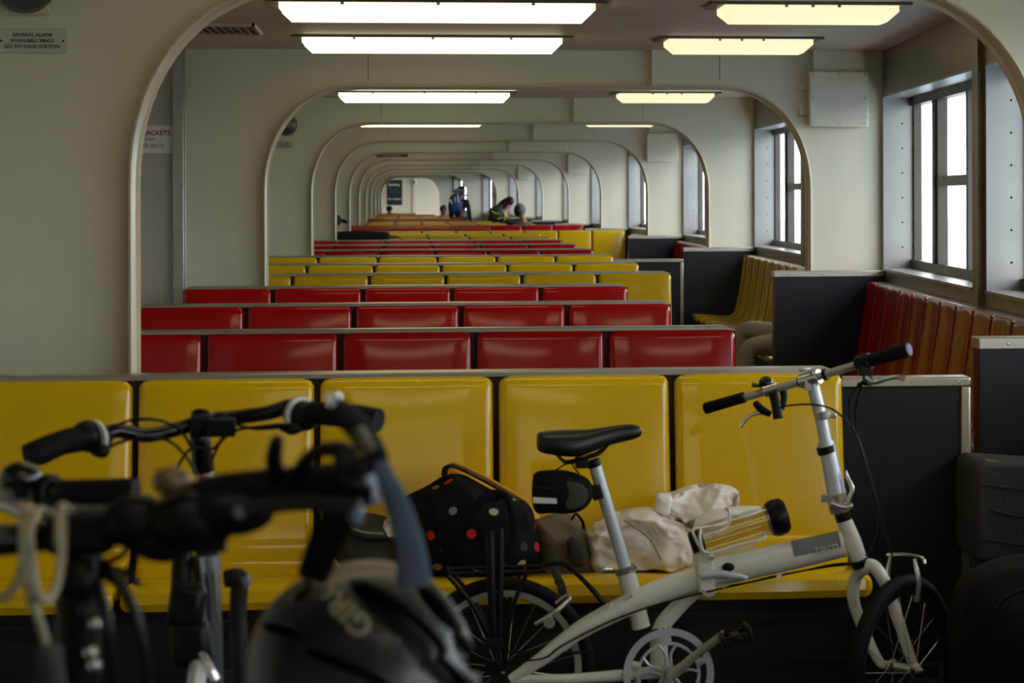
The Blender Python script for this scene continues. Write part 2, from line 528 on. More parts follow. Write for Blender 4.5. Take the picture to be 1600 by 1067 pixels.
# outer hull wall, bay by bay, with two recessed windows each
WIN = 0
for k in range(-2, 10):
    if k == -2:
        pa = V((1.9, YN, 0)); pb = V((HU[-1], B(-1), 0))
    else:
        pa = V((HU[k], B(k), 0)); pb = V((HU[k + 1], B(k + 1), 0))
    L = (pb - pa).length
    dy = (pb - pa).normalized(); dx = V((dy.y, -dy.x, 0))      # outward
    Mt = Matrix((dy, dx, V((0, 0, 1)))).transposed().to_4x4(); Mt.translation = pa
    # local axes: x along the ship, y outward, z up
    Z0, Z1 = 1.06, 2.19
    ops = [(0.16, 3.52), (3.90, L - 0.12)] if k > -2 else [(0.6, L - 0.2)]
    m = MB(Mt)
    m.box(0, L, 0, 0.05, 0, Z0); m.box(0, L, 0, 0.05, Z1, ZC)
    e = 0
    for (a, b) in ops:
        m.box(e, a, 0, 0.05, Z0, Z1); e = b
    m.box(e, L, 0, 0.05, Z0, Z1)
    if k > -2:
        m.box(3.60, 3.74, -0.03, 0.0, 0, ZC)     # frame cover between the windows
    w = m.build('wall_right', M_hull); struct(w)
    for (a, b) in ops:
        WIN += 1
        m = MB(Mt)
        D = 0.22
        m.box(b - 0.012, b, -0.004, D, Z0, Z1)          # far jamb
        m.box(a, a + 0.012, -0.004, D, Z0, Z1)
        m.box(a, b, -0.015, D, Z0, Z0 + 0.014)          # sill
        m.box(a, b, -0.004, D, Z1 - 0.012, Z1)          # head
        win = struct(m.build('window_%d' % WIN, M_jamb))
        m = MB(Mt)
        for (u0, u1) in ((a + 0.012, a + 0.07), (b - 0.06, b - 0.012)):
            m.box(u0, u1, D - 0.03, D + 0.02, Z0 + 0.014, Z1 - 0.012)
        m.box(a, b, D - 0.05, D + 0.02, Z0 + 0.014, Z0 + 0.07); m.box(a, b, D - 0.05, D + 0.02, Z1 - 0.065, Z1 - 0.012)
        mid = [b - 1.05, b - 2.25] if k > -2 else [b - 2, b - 4]
        for q in mid:
            m.box(q - 0.035, q + 0.035, D - 0.065, D + 0.02, Z0 + 0.07, Z1 - 0.065)
        m.box(mid[1] + 0.035, mid[0] - 0.035, D - 0.05, D + 0.01, 1.60, 1.66)
        for (u0, u1) in ((mid[1] + 0.035, mid[1] + 0.06), (mid[0] - 0.09, mid[0] - 0.06)):
            m.box(u0, u1, D - 0.05, D + 0.01, Z0 + 0.07, Z1 - 0.065)
        m.build('window_frame', M_frame, win)
        if k >= -1 and k < 3:
            m = MB(Mt)
            for zz in [Z0 + 0.15 + 0.16 * i for i in range(7)]:
                for (uu, dd) in ((b - 0.013, 0.12), (b - 0.013, 0.19)):
                    m.ell((uu - 0.001, dd, zz), (0.003, 0.006, 0.006), seg=8, rings=4)
                for q in mid:
                    m.ell((q, D - 0.066, zz), (0.006, 0.003, 0.006), seg=8, rings=4)
            m.build('rivets', M_dkmetal, win)
        m = MB(Mt); m.box(a + 0.03, b - 0.03, D, D + 0.006, Z0 + 0.03, Z1 - 0.03)
        m.build('pane', M_glass, win)

m = MB(); m.box(8, 900, -600, 900, -7.2, -7.0)
struct(m.build('sea', M_sea))

# ------------------------------------------------------------------ seats
W = 0.5405
PROF = [(.045, .372), (.012, .378), (0, .40), (.006, .428), (.03, .442), (.12, .440), (.24, .428), (.33, .424), (.375, .432), (.405, .462), (.422, .52), (.442, .62), (.462, .74), (.48, .86), (.493, .955), (.497, .976), (.505, .988), (.52, .993)]
def seat_mesh(name, w, m_, gap=0.018, dish=0.0, prof=PROF):
    b = MB()
    n = len(prof)
    hw = w / 2 - gap / 2
    us = [-1, -0.995, -0.975, -0.94, -0.905, -0.6, -0.3, 0, 0.3, 0.6, 0.905, 0.94, 0.975, 0.995, 1]
    arc = [0]
    for i in range(1, n): arc.append(arc[-1] + math.hypot(prof[i][0] - prof[i - 1][0], prof[i][1] - prof[i - 1][1]))
    rows = []
    for i in range(n):
        a = prof[max(0, i - 1)]; c = prof[min(n - 1, i + 1)]
        t = V((0, c[0] - a[0], c[1] - a[1])).normalized(); nn = V((0, t.z, -t.y))     # points behind the shell
        sft = arc[-1] - arc[i]; R = 0.03
        h = hw - (R - math.sqrt(max(0, R * R - max(0, R - sft) ** 2)))
        row = [V((-h, prof[i][0], prof[i][1])) + nn * 0.045]
        for u in us:
            x = u * h; e = (1 - abs(u)) * h; r = 0.024
            off = r - math.sqrt(max(0, r * r - max(0, r - e) ** 2)) if e < r else 0
            dd = dish * math.cos(u * PI / 2) * math.sin(PI * i / (n - 1))
            row.append(V((x, prof[i][0], prof[i][1])) + nn * (off + dd))
        row.append(V((h, prof[i][0], prof[i][1])) + nn * 0.045)
        rows.append(row)
    b.grid(rows)
    o = b.build(name, m_)
    me = o.data
    bpy.data.objects.remove(o)
    return me
ME_Y = seat_mesh('yellow_seat', W, M_yel, dish=-0.007)
ME_R = seat_mesh('red_seat', W, M_red, dish=-0.007)
WS = 0.482
M_reds = mat('dull_red_fibreglass', sr(150, 6, 8), 0.24, var=0.06, scale=3, spec=0.16)  # same red made darker and less glossy for the side seats
MS_Y = seat_mesh('yellow_side_seat', WS, M_yel, 0.012, 0.022)
MS_R = seat_mesh('red_side_seat', WS, M_reds, 0.012, 0.02)

ORD = ['first', 'second', 'third', 'fourth', 'fifth', 'sixth', 'seventh', 'eighth', 'ninth', 'tenth', 'eleventh', 'twelfth', 'thirteenth', 'fourteenth', 'fifteenth', 'sixteenth', 'seventeenth', 'eighteenth', 'nineteenth', 'twentieth', 'twenty-first', 'twenty-second', 'twenty-third', 'twenty-fourth', 'twenty-fifth', 'twenty-sixth', 'twenty-seventh', 'twenty-eighth', 'twenty-ninth', 'thirtieth', 'thirty-first']
def rowY(r): return 7.32 + 2.445 * r
def sheer(Y): return 0.045 * max(0, min(1, (Y - 18) / 20))
XG = 1.345
def bench_row(r):
    Y = rowY(r)
    bay = -1 if r == 0 else (r - 1) // 3
    red = bay % 2 == 0
    x0 = XG - 5 * W; x1 = XG
    if r == 0: x0 = XG - 6 * W
    elif bay == 0: pass
    elif bay in (1, 2, 3, 5): x1 = XG + W
    else: x1 = XG
    if r == 12: x1 = 3.32
    if r == 15: x1 = 3.22
    if bay == 8: x1 = XG - (W if r > 25 else 0)
    if bay == 9: x1 = XG - 2 * W
    n = round((x1 - x0) / W); p = (x1 - x0) / n
    col = 'red' if red else 'yellow'
    pos = 'front yellow bench row under the bags and behind the white bicycle' if r == 0 else '%s row of %s seats, %s bench back from the front yellow row' % (
        {0: 'third', 1: 'first', 2: 'second'}[r % 3] if r else '', col, ORD[r - 1])
    lab = pos if r == 0 else '%s fibreglass bench with steel top rail, %s bench behind the front yellow one' % (col, ORD[r - 1])
    t = thing('bench_row', (XG - 2.5 * W, Y, 0), lab, 'bench', 'rows of moulded benches across the cabin')
    for i in range(n):
        o = bpy.data.objects.new('seat', ME_R if red else ME_Y); COL.objects.link(o)
        o.parent = t
        o.location = (x0 + p * (i + 0.5) - (XG - 2.5 * W), -0.5, 0)
        if abs(p - W) > 0.004: o.scale.x = p / W
    m = MB(); m.box(x0 + 0.004, x1 - 0.004, Y + 0.03, Y + 0.075, 0.0, 0.984)
    m.build('back_panel', M_backing, t)
    m = MB()
    xa, xb = x0 + 0.0, x1 - 0.005
    zt = 1.006 if r < 10 else 0.997
    m.prism([V((xa + 0.05, Y + 0.012, zt)), V((xb - 0.05, Y + 0.012, zt)), V((xb, Y + 0.012, 0.988)), V((xa, Y + 0.012, 0.988))], (0, 0.10 if r < 10 else 0.05, 0))
    m.build('top_rail', M_rail, t, bevel=0.003)
    m = MB(); m.box(x0 + 0.02, x1 - 0.02, Y - 0.36, Y - 0.33, 0.0, 0.374)
    m.box(x0 + 0.015, x1 - 0.015, Y - 0.385, Y - 0.33, 0.30, 0.33); m.box(x0 + 0.015, x1 - 0.015, Y - 0.375, Y - 0.33, 0.17, 0.185)
    m.build('kick_panel', M_kick, t)
    for xx in (x0 + 0.005, x1 - 0.03):
        m = MB(); m.prism([V((xx, Y - 0.40, 0.36)), V((xx, Y - 0.07, 0.36)), V((xx, Y + 0.028, 0.95)), V((xx, Y + 0.028, 0)), V((xx, Y - 0.40, 0))], (0.02, 0, 0))
        m.build('end_panel', M_navy, t)
    t.location.z = sheer(Y)
    return t
for r in range(31): bench_row(r)

# ------------------------------------------------------------------ benches along the hull, end partitions, low screens
for k in range(-1, 7):
    red = k % 2 == 0
    Y0 = B(k) + 0.25; Y1 = B(k + 1) - 0.22
    if k == -1: Y0 = 1.2
    if k == 3: Y1 = rowY(12) - 0.9
    if k == 4: Y1 = rowY(15) - 0.9
    pa = V((hullx(Y0), Y0, 0)); pb = V((hullx(Y1), Y1, 0))
    L = (pb - pa).length; dy = (pb - pa).normalized(); out = V((dy.y, -dy.x, 0))
    n = int(L / WS); p = L / n
    ang = math.atan2(dy.y, dy.x)
    col = 'red' if red else 'yellow'
    t = thing('side_bench', (pa + pb) / 2, {-1: 'yellow moulded bench along the windows beneath the grey case', 0: 'red moulded bench along the nearest windows, right of the folding bicycle handlebar',
              1: 'yellow moulded bench under the second bay of windows beside seated khaki legs', 2: 'red moulded bench under the third bay of windows behind dark partition'}.get(k, '%s moulded bench under the %s bay of windows' % (col, ORD[k])), 'bench', 'benches along the windows')
    mesh = MS_R if red else MS_Y
    for i in range(n):
        o = bpy.data.objects.new('seat', mesh); COL.objects.link(o); o.parent = t
        q = pb - dy * p * (i + 0.5) - out * 0.625
        o.location = q - ORG[t.name]
        o.rotation_euler = (0, 0, ang - PI)
        o.rotation_euler = (0, 0, math.atan2(out.y, out.x) - PI / 2)
    Mt = Matrix((dy, out, V((0, 0, 1)))).transposed().to_4x4(); Mt.translation = pa
    m = MB(Mt); m.box(0, L, -0.11, -0.002, 0.955, 0.985)
    for i in range(n): m.box(i * p + 0.01, (i + 1) * p - 0.02, -0.10, -0.01, 0.985, 0.99)
    m.build('ledge', M_rail, t, bevel=0.003)
    m = MB(Mt); m.box(0, L, -0.40, -0.37, 0, 0.374); m.build('kick_panel', M_kick, t)
PW = {0: 'nearest dark partition with steel cap, beside the grey case', 1: 'dark partition with steel cap hiding the person in khaki trousers', 2: 'dark partition with steel cap ending the yellow side bench', 3: 'dark partition with steel cap right of the wide yellow bench end'}
for k in range(0, 8):
    x0 = AR[k] - 0.27; x1 = HU[k] - 0.02; Y = B(k)
    t = thing('partition', ((x0 + x1) / 2, Y - 0.12, 0), PW.get(k, 'dark bench-end partition at the %s arched bulkhead from the front' % ORD[k]), 'partition', 'navy partitions at the side bench ends')
    m = MB(); m.box(x0 + 0.006, x1, Y - 0.178, Y - 0.082, 0, 1.03); m.build('panel', M_navy, t)
    m = MB(); m.box(x0, x1, Y - 0.185, Y - 0.075, 1.022, 1.062); m.build('cap', M_steel, t, bevel=0.004)
    m = MB()
    for i in range(3): m.ell((x0 + 0.1 + i * 0.22, Y - 0.186, 1.04), (0.005, 0.003, 0.005), seg=8, rings=4)
    m.build('screws', M_chrome, t)
for (k, xa, yy, lab) in ((0, XG + 0.004, 7.50, 'low dark screen in a steel frame between front yellow bench and partition'), (2, XG + W + 0.01, 22.36, 'low dark screen in a steel frame beyond the third yellow row'), (6, XG + W + 0.01, B(6) - 0.35, 'far low dark screen in steel frame beside the leaning woman')):
    xb = AR[k] - 0.29
    if k == 0: xb = U(1517, 620, 7.5).x
    t = thing('low_screen', ((xa + xb) / 2, yy, 0), lab, 'screen')
    m = MB(); m.box(xa + 0.02, xb - 0.02, yy + 0.01, yy + 0.05, 0, 0.93); m.build('panel', M_navy, t)
    m = MB(); m.box(xa, xb, yy - 0.004, yy + 0.095, 0.928, 0.96); m.box(xb - 0.032, xb, yy - 0.002, yy + 0.09, 0, 0.929); m.box(xa, xa + 0.018, yy - 0.002, yy + 0.06, 0, 0.929)
    m.build('frame', M_rail, t, bevel=0.006)
    m = MB()
    for i in range(2): m.ell((xa + 0.12 + i * (xb - xa - 0.16), yy - 0.005, 0.945), (0.005, 0.003, 0.005), seg=8, rings=4)
    m.build('screws', M_chrome, t)

# ------------------------------------------------------------------ ceiling lights
def fixture(x0, x1, Y, lab, m_):
    t = thing('ceiling_light', ((x0 + x1) / 2, Y, ZC), lab, 'ceiling light', 'fluorescent ceiling lights')
    m = MB(); m.box(x0 - 0.06, x1 + 0.06, Y - 0.19, Y + 0.19, ZC - 0.014, ZC - 0.001); m.build('tray', M_fixture, t)
    m = MB()
    zt, zb = ZC - 0.014, ZC - 0.092
    sec = [(-0.155, zt), (-0.155, zt - 0.03), (-0.10, zb), (0.10, zb), (0.155, zt - 0.03), (0.155, zt)]
    a = [m.v((x0 + (0.0 if i in (0, 1, 4, 5) else 0.05), Y + q[0], q[1])) for i, q in enumerate(sec)]
    b = [m.v((x1 - (0.0 if i in (0, 1, 4, 5) else 0.05), Y + q[0], q[1])) for i, q in enumerate(sec)]
    for i in range(6): m.face([a[i], a[(i + 1) % 6], b[(i + 1) % 6], b[i]])
    m.face(a); m.face(list(reversed(b)))
    m.build('diffuser', m_, t, flat=True)
    for q in (x0 + 0.3, (x0 + x1) / 2, x1 - 0.3):
        m = MB(); m.box(q - 0.008, q + 0.008, Y - 0.172, Y - 0.158, zt - 0.012, zt); m.build('clip', M_chrome, t)
XF = {0: 1.53, 1: 1.88, 2: 2.12, 3: 2.15, 4: 2.15, 5: 2.1, 6: 2.0, 7: 1.85, 8: 1.6, 9: 1.2}
for k in range(-1, 10):
    for j, off in enumerate((3.62, 6.12)):
        Y = B(k) + off
        w_ = ('nearer', 'farther')[j]
        where = 'behind the first arch' if k == 0 else ('in the near compartment' if k < 0 else 'beyond the %s arch' % ORD[k])
        if k < 9:
            fixture(-0.61, 0.90, Y, 'long centre ceiling light, %s one %s' % (w_, where), M_lampc if k >= 1 and k % 2 else M_lampw)
        xf = XF.get(k, 1.35)
        if k < 8:
            fixture(xf, xf + 0.86, Y, 'short right-hand ceiling light, %s one %s' % (w_, where), M_lampd if k >= 0 else M_lampw)

for (Y, w_) in ((1.85, 'first'), (-0.65, 'second')):
    fixture(-0.61, 0.90, Y, 'long centre ceiling light near the viewer, %s one behind the frame' % w_, M_lampw)

# ------------------------------------------------------------------ fittings on the bulkheads
for k in (1, 3, 5, 7):
    x0, z0 = AR[k] - 0.03, 1.99
    Y = B(k) - 0.072
    lab = {1: 'large cream junction box with bolted lid on the nearest inner bulkhead', 3: 'cream junction box seen through the second arch'}.get(k, 'small far cream junction box at the %s arched bulkhead' % ORD[k])
    t = thing('junction_box', (x0 + 0.19, Y, z0), lab, 'junction box', 'junction boxes on the bulkheads')
    m = MB(); m.box(x0, x0 + 0.378, Y - 0.10, Y - 0.012, z0, z0 + 0.352); m.build('box_body', M_boxpaint, t, bevel=0.006)
    m = MB(); m.box(x0 - 0.004, x0 + 0.382, Y - 0.118, Y - 0.10, z0 - 0.004, z0 + 0.356); m.build('lid', M_boxpaint, t, bevel=0.008)
    m = MB()
    for (a, b) in ((.02, .02), (.19, .02), (.36, .02), (.02, .335), (.19, .335), (.36, .335), (.02, .18), (.36, .18), (.36, .06)):
        m.lathe((x0 + a, Y - 0.117, z0 + b), (0, -1, 0), [(0.009, 0), (0.009, 0.006)], 8)
    m.build('bolts', M_alloy, t)
    m = MB()
    for zz in (0.075, 0.235):
        m.box(x0 - 0.06, x0, Y - 0.03, Y, z0 + zz, z0 + zz + 0.045); m.box(x0 + 0.378, x0 + 0.40, Y - 0.03, Y, z0 + zz, z0 + zz + 0.045)
    m.build('lug', M_boxpaint, t, bevel=0.004)
    m = MB(); m.box(x0 + 0.14, x0 + 0.24, Y - 0.121, Y - 0.118, z0 + 0.29, z0 + 0.315); m.build('name_plate', M_boxpaint, t)
    m = MB(); m.box(x0 + 0.03, x0 + 0.36, Y - 0.085, Y, z0 + 0.357, ZC - 0.001)
    tag(m.build('cable_duct', M_boxpaint), {1: 'cream duct above the large junction box to ceiling', 3: 'cream duct above the junction box seen through the second arch'}.get(k, 'far cream duct over the junction box at the %s arched bulkhead' % ORD[k]), 'duct', 'ducts above the junction boxes')

def plate_sign(k, xc, w, h, zc):
    Y = B(k) - 0.004
    lab = 'engraved GENERAL ALARM plate on the nearest bulkhead, top left' if k == 0 else 'small distant GENERAL ALARM plate seen through the first inner arch'
    m = MB(); m.box(xc - w / 2, xc + w / 2, Y - 0.004, Y + 0.002, zc - h / 2, zc + h / 2)
    s = tag(m.build('alarm_sign', M_signplate, bevel=0.001), lab, 'sign')
    ORG[s.name] = V((0, 0, 0))
    for i, tx in enumerate(('GENERAL ALARM', 'WHEN BELL RINGS', 'GO TO YOUR STATION')):
        text_mesh('lettering', tx, 0.0165, facing((xc, Y - 0.005, zc + 0.019 - i * 0.019)), M_signdark, s, bold=True)
    m = MB()
    for q in (-1, 1): m.ell((xc + q * (w / 2 - 0.008), Y - 0.005, zc), (0.004, 0.003, 0.004), seg=8, rings=4)
    m.build('screws', M_dkmetal, s)
    g = thing('alarm_gong', (xc, Y, zc + 0.18), 'grey-green alarm bell above the %s GENERAL ALARM plate' % ('nearest' if k == 0 else 'distant'), 'bell')
    gx = U(43, 0, B(0)).x if k == 0 else U(447, 0, B(2)).x
    m = MB(); m.box(gx - 0.07, gx + 0.075, Y - 0.03, Y + 0.002, zc + 0.085, zc + 0.27); m.build('mount', M_lip, g, bevel=0.004)
    m = MB(); m.lathe((gx, Y - 0.03, zc + 0.19), (0, -1, 0), [(0.03, 0), (0.10, 0.005), (0.105, 0.02), (0.095, 0.05), (0.06, 0.07), (0.02, 0.078), (0.0, 0.079)], 32)
    m.build('gong', M_gong, g)
p = U(51, 64, B(0)); plate_sign(0, p.x, 0.216, 0.078, p.z)
p = U(444, 226.5, B(2)); plate_sign(2, p.x - 0.02, 0.216, 0.066, p.z)

# life jacket sign on the grey casing
pr = U(270.5, 196, B(1) - 0.03); pb_ = U(270.5, 239.5, B(1) - 0.03)
w_ = 0.40
m = MB(); m.box(pr.x - w_, pr.x, B(1) - 0.034, B(1) - 0.0305, pb_.z, pr.z)
s = tag(m.build('safety_sign', M_signw), 'white LIFE JACKETS sign left of the steel post on grey wall', 'sign')
ORG[s.name] = V((0, 0, 0))
text_mesh('lettering', 'LIFE JACKETS', 0.041, facing((pr.x - 0.018, B(1) - 0.035, pr.z - 0.048)), M_signred, s, align='RIGHT', bold=True)
text_mesh('lettering', 'LOCATED', 0.025, facing((pr.x - 0.11, B(1) - 0.035, pr.z - 0.088)), M_signred, s, align='RIGHT')
text_mesh('lettering', 'UNDER SEATS', 0.033, facing((pr.x - 0.055, B(1) - 0.035, pr.z - 0.13)), M_signdark, s, align='RIGHT')

# deck sign on the fifth inner bulkhead header
a = U(588, 243, B(5)); b_ = U(637, 243, B(5))
m = MB(); m.box(a.x, b_.x, B(5) - 0.02, B(5) - 0.002, a.z - 0.028, a.z + 0.028)
s = tag(m.build('deck_sign', M_maroon), 'narrow maroon sign with white letters on a distant arch header', 'sign')
ORG[s.name] = V((0, 0, 0))
text_mesh('lettering', '*  SMOKING DECK  *', 0.05, facing(((a.x + b_.x) / 2, B(5) - 0.022, a.z)), M_signw, s)

# poster and camera on the end wall
a = U(604, 281, YF); b_ = U(628.5, 320.5, YF)
m = MB(); m.box(a.x, b_.x, YF - 0.03, YF - 0.002, b_.z, a.z)
s = thing('poster', ((a.x + b_.x) / 2, YF, b_.z), 'dark advertising poster with white headline on the end wall', 'poster')
m.build('print', M_poster, s)
m = MB()
for (x0, x1, z0, z1) in ((a.x - .03, a.x, b_.z - .03, a.z + .03), (b_.x, b_.x + .03, b_.z - .03, a.z + .03), (a.x, b_.x, a.z, a.z + .03), (a.x, b_.x, b_.z - .03, b_.z)): m.box(x0, x1, YF - 0.035, YF - 0.002, z0, z1)
m.build('frame', M_lip, s)
xc = (a.x + b_.x) / 2
text_mesh('lettering', 'Banking.', 0.125, facing((xc, YF - 0.032, a.z - 0.18)), M_decal, s, bold=True)
text_mesh('lettering', 'Lending\nInvesting', 0.10, facing((xc, YF - 0.032, a.z - 0.40)), M_posterg, s)
text_mesh('lettering', 'Your company', 0.085, facing((xc, YF - 0.032, a.z - 0.70)), M_decal, s, bold=True)
c = U(647, 284, YF - 0.1)
t = thing('dome_camera', c, 'white dome surveillance camera beside the far poster', 'camera')
m = MB(); m.ell(c, (0.10, 0.10, 0.13)); m.box(c.x - 0.05, c.x + 0.05, c.y, YF, c.z - 0.05, c.z + 0.05); m.build('housing', M_lip, t)
m = MB(); m.ell(c + V((0, -0.07, -0.01)), (0.05, 0.05, 0.05)); m.build('lens', M_gloss, t)

# vent grille in the ceiling
a = U(303, 47, 13.5); b_ = U(405, 47, 13.5)
t = thing('ceiling_vent', ((a.x + b_.x) / 2, 13.45, ZC), 'slotted vent grille in the ceiling, upper left behind first arch', 'vent')
m = MB(); y0, y1 = 13.1, 13.8
for q in (y0, y1 - 0.02): m.box(a.x, b_.x, q, q + 0.02, ZC - 0.02, ZC - 0.001)
for q in (a.x, b_.x - 0.015): m.box(q, q + 0.015, y0, y1, ZC - 0.02, ZC - 0.001)
m.build('frame', M_ceil, t)
m = MB(); m.box(a.x + 0.02, b_.x - 0.02, y0 + 0.02, y1 - 0.02, ZC - 0.004, ZC - 0.001); m.build('backing', M_black, t)
m = MB()
for i in range(8):
    q = a.x + 0.03 + i * (b_.x - a.x - 0.06) / 7
    m.prism([V((q, y0 + 0.02, ZC - 0.004)), V((q + 0.014, y0 + 0.02, ZC - 0.018)), V((q + 0.017, y0 + 0.02, ZC - 0.016)), V((q + 0.003, y0 + 0.02, ZC - 0.002))], (0, y1 - y0 - 0.04, 0))
m.build('slats', M_ceil, t)

# ------------------------------------------------------------------ bicycle helpers
def P(*a):
    """list of (x, y, Y) sight-line points"""
    return [U(*q) for q in a]
def wheel(parent, c, axis, R, tw, name, nsp=20, hubw=0.045, rimm=None, tyre_m=None, rimd=0.016):
    c = V(c); ax = V(axis).normalized(); u = ax.orthogonal().normalized(); w = ax.cross(u)
    rc = R - tw
    rr = rc - tw * 0.75
    m = MB(); m.torus(c, ax, rr, [(0, -tw * .62), (0.004, -tw * .66), (0.004, -tw * .5), (-0.001, tw * 0), (0.004, tw * .5), (0.004, tw * .66), (0, tw * .62), (-rimd, tw * .4), (-rimd - .003, 0), (-rimd, -tw * .4)], 64)
    rim = m.build(name, rimm or M_dkmetal, parent)
    m = MB(); m.torus(c, ax, rc, [(math.cos(a) * tw * (1 if math.cos(a) > 0 else .9), math.sin(a) * tw) for a in [2 * PI * i / 14 for i in range(14)]], 72)
    m.build('tyre', tyre_m or M_rubber, rim)
    m = MB(); m.lathe(c - ax * (hubw + .008), ax, [(0.006, 0), (0.006, .008), (0.021, .009), (0.021, .014), (0.012, .02), (0.012, 2 * hubw - .004), (0.021, 2 * hubw + .002), (0.021, 2 * hubw + .007), (0.006, 2 * hubw + .008), (0.006, 2 * hubw + .016)], 18)
    m.build('hub', M_chrome, rim)
    m = MB()
    for i in range(nsp):
        a = 2 * PI * i / nsp; side = 1 if i % 2 else -1
        off = 0.55 * (1 if (i // 2) % 2 else -1)
        p0 = c + ax * side * hubw * .85 + (u * math.cos(a + off) + w * math.sin(a + off)) * 0.019
        p1 = c + (u * math.cos(a) + w * math.sin(a)) * (rr - rimd)
        m.tube([p0, p1], 0.0011, seg=5)
    m.build('spokes', M_chrome, rim)
    return rim
def seg(pts, r, m_, name, parent, seg_=14, n=8, flat=None, up=None):
    b = MB(); b.tube(pts, r, seg=seg_, n=n, flat=flat, up=up)
    return b.build(name, m_, parent)

# ------------------------------------------------------------------ white folding bicycle
YB = 6.50
hub_r = U(786, 1046, 6.56); hub_r.z = 0.25
hub_f = U(1411, 1056, 6.42); hub_f.z = 0.252
bb = U(1041, 1046, 6.53)
T = thing('folding_bicycle', (bb.x, 6.5, 0), 'white folding bicycle standing before the yellow bench', 'bicycle')
RAX = V((0.03, 1, 0))
FAX = V((0.71, -0.70, 0)).normalized()
wheel(T, hub_r, RAX, 0.25, 0.021, 'rear_wheel', 20, 0.05, M_alloy)
wheel(T, hub_f, FAX, 0.252, 0.021, 'front_wheel', 18, 0.036, M_dkmetal)
# frame
b = MB()
b.tube(P((1112, 894, 6.48), (1200, 876, 6.47), (1318, 849, 6.46)), [.040, .040, .037], seg=20, n=4, flat=(1.0, .8), up=(0, 0, 1))
b.build('main_tube', M_white, T)
rear = b = MB()
b.tube(P((1100, 900, 6.49), (1040, 920, 6.49), (975, 948, 6.49), (905, 985, 6.485), (845, 1030, 6.49), (798, 1062, 6.50)), [.036, .034, .030, .025, .019, .014], seg=18, n=6)
b.tube(P((1000, 935, 6.52), (940, 965, 6.60), (880, 1010, 6.63), (798, 1060, 6.63)), [.02, .018, .016, .012], seg=14, n=6)
b.tube(P((1030, 1050, 6.50), (900, 1060, 6.49), (798, 1062, 6.50)), [.018, .014, .012], seg=14, n=4)
b.tube(P((1030, 1050, 6.56), (900, 1060, 6.62), (798, 1060, 6.63)), [.018, .014, .012], seg=14, n=4)
b.tube(P((1092, 918, 6.50), (1058, 950, 6.52), (1032, 985, 6.53), (1030, 1040, 6.53)), [.020, .022, .024, .026], seg=16, n=6)
b.build('rear_frame', M_white, T)
b = MB(); b.lathe(bb + V((0, -.05, 0)), (0, 1, 0), [(.022, 0), (.022, .1)], 20); b.build('bottom_bracket', M_white, T)
seg(P((977, 890, 6.50), (990, 935, 6.50), (1002, 980, 6.50)), .0255, M_white, 'seat_tube', T, 20)
seg(P((1302, 822, 6.46), (1330, 820, 6.46)), .001, M_white, 'gusset', T) if False else None
seg(P((1319, 812, 6.46), (1332, 845, 6.46), (1344, 880, 6.46)), [.021, .024, .023], M_white, 'head_tube', T, 20)
# head set rings
for (a0, a1, r_) in (((1315, 800), (1319, 813), .0225), ((1343, 876), (1346, 885), .026)):
    b = MB(); b.tube([U(a0[0], a0[1], 6.46), U(a1[0], a1[1], 6.46)], r_, seg=20); b.build('headset_cup', M_gloss, T)
# fork
ht = U(1347, 888, 6.46)
fo = b = MB()
hub_n = hub_f + FAX * 0.046; hub_q = hub_f - FAX * 0.046
c1 = U(1358, 890, 6.44); c2 = U(1334, 895, 6.48)
b.tube([ht, U(1365, 885, 6.44), U(1385, 915, 6.43), U(1402, 965, 6.42), U(1424, 1030, 6.41), hub_n + V((0, 0, .004))], [.020, .019, .018, .0165, .014, .009], seg=14, n=6)
b.tube([ht, U(1336, 905, 6.49), U(1334, 940, 6.50), U(1352, 990, 6.49), U(1375, 1035, 6.47), hub_q + V((0, 0, .004))], [.018, .017, .017, .0155, .013, .009], seg=14, n=6)
b.build('fork', M_white, T)
b = MB(); b.lathe(hub_f + FAX * .046, FAX, [(.011, 0), (.011, .006), (.007, .012), (.001, .02)], 12); b.lathe(hub_f - FAX * .046, -FAX, [(.011, 0), (.011, .006), (.007, .012), (.001, .02)], 12)
b.build('axle_nuts', M_alloy, T)
# hinge of the frame
b = MB()
b.prism(P((1086, 866, 6.445), (1103, 856, 6.445), (1116, 868, 6.445), (1118, 912, 6.445), (1119, 930, 6.445), (1108, 936, 6.445), (1093, 930, 6.445), (1088, 900, 6.445)), (0, .075, 0))
hg = b.build('frame_hinge', M_white, T, bevel=.008)
b = MB(); b.tube(P((1096, 899, 6.43), (1125, 897, 6.425), (1150, 900, 6.42), (1168, 904, 6.425)), [.011, .011, .0095, .006], seg=12, flat=(1, .5)); b.build('hinge_lever', M_silverpaint, hg)
b = MB(); b.ell(U(1138, 886, 6.44), (.017, .008, .012)); b.build('lock_knob', M_black, hg)
b = MB()
for q in ((1130, 915), (1100, 925), (1112, 872)): b.lathe(U(q[0], q[1], 6.44), (0, -1, 0), [(.006, 0), (.006, .008)], 10)
b.build('hinge_bolts', M_alloy, hg)
# seat post, clamp, band
seg(P((929, 725, 6.50), (977, 888, 6.50)), .0172, M_silverpaint, 'seat_post', T, 20)
b = MB(); q0 = U(976, 884, 6.5); q1 = U(979, 894, 6.5); b.tube([q0, q1], .031, seg=24); b.tube(P((955, 890, 6.46), (945, 889, 6.45), (940, 893, 6.45)), .006); b.tube(P((985, 888, 6.465), (992, 886, 6.46), (991, 880, 6.46)), .006)
b.build('seat_clamp', M_chrome, T)
b = MB(); b.tube(P((926, 718, 6.5), (930, 730, 6.5)), .019, seg=20); b.obox(U(909, 722, 6.5), (.035, .045, .03)); b.build('saddle_clamp', M_black, T, bevel=.004)
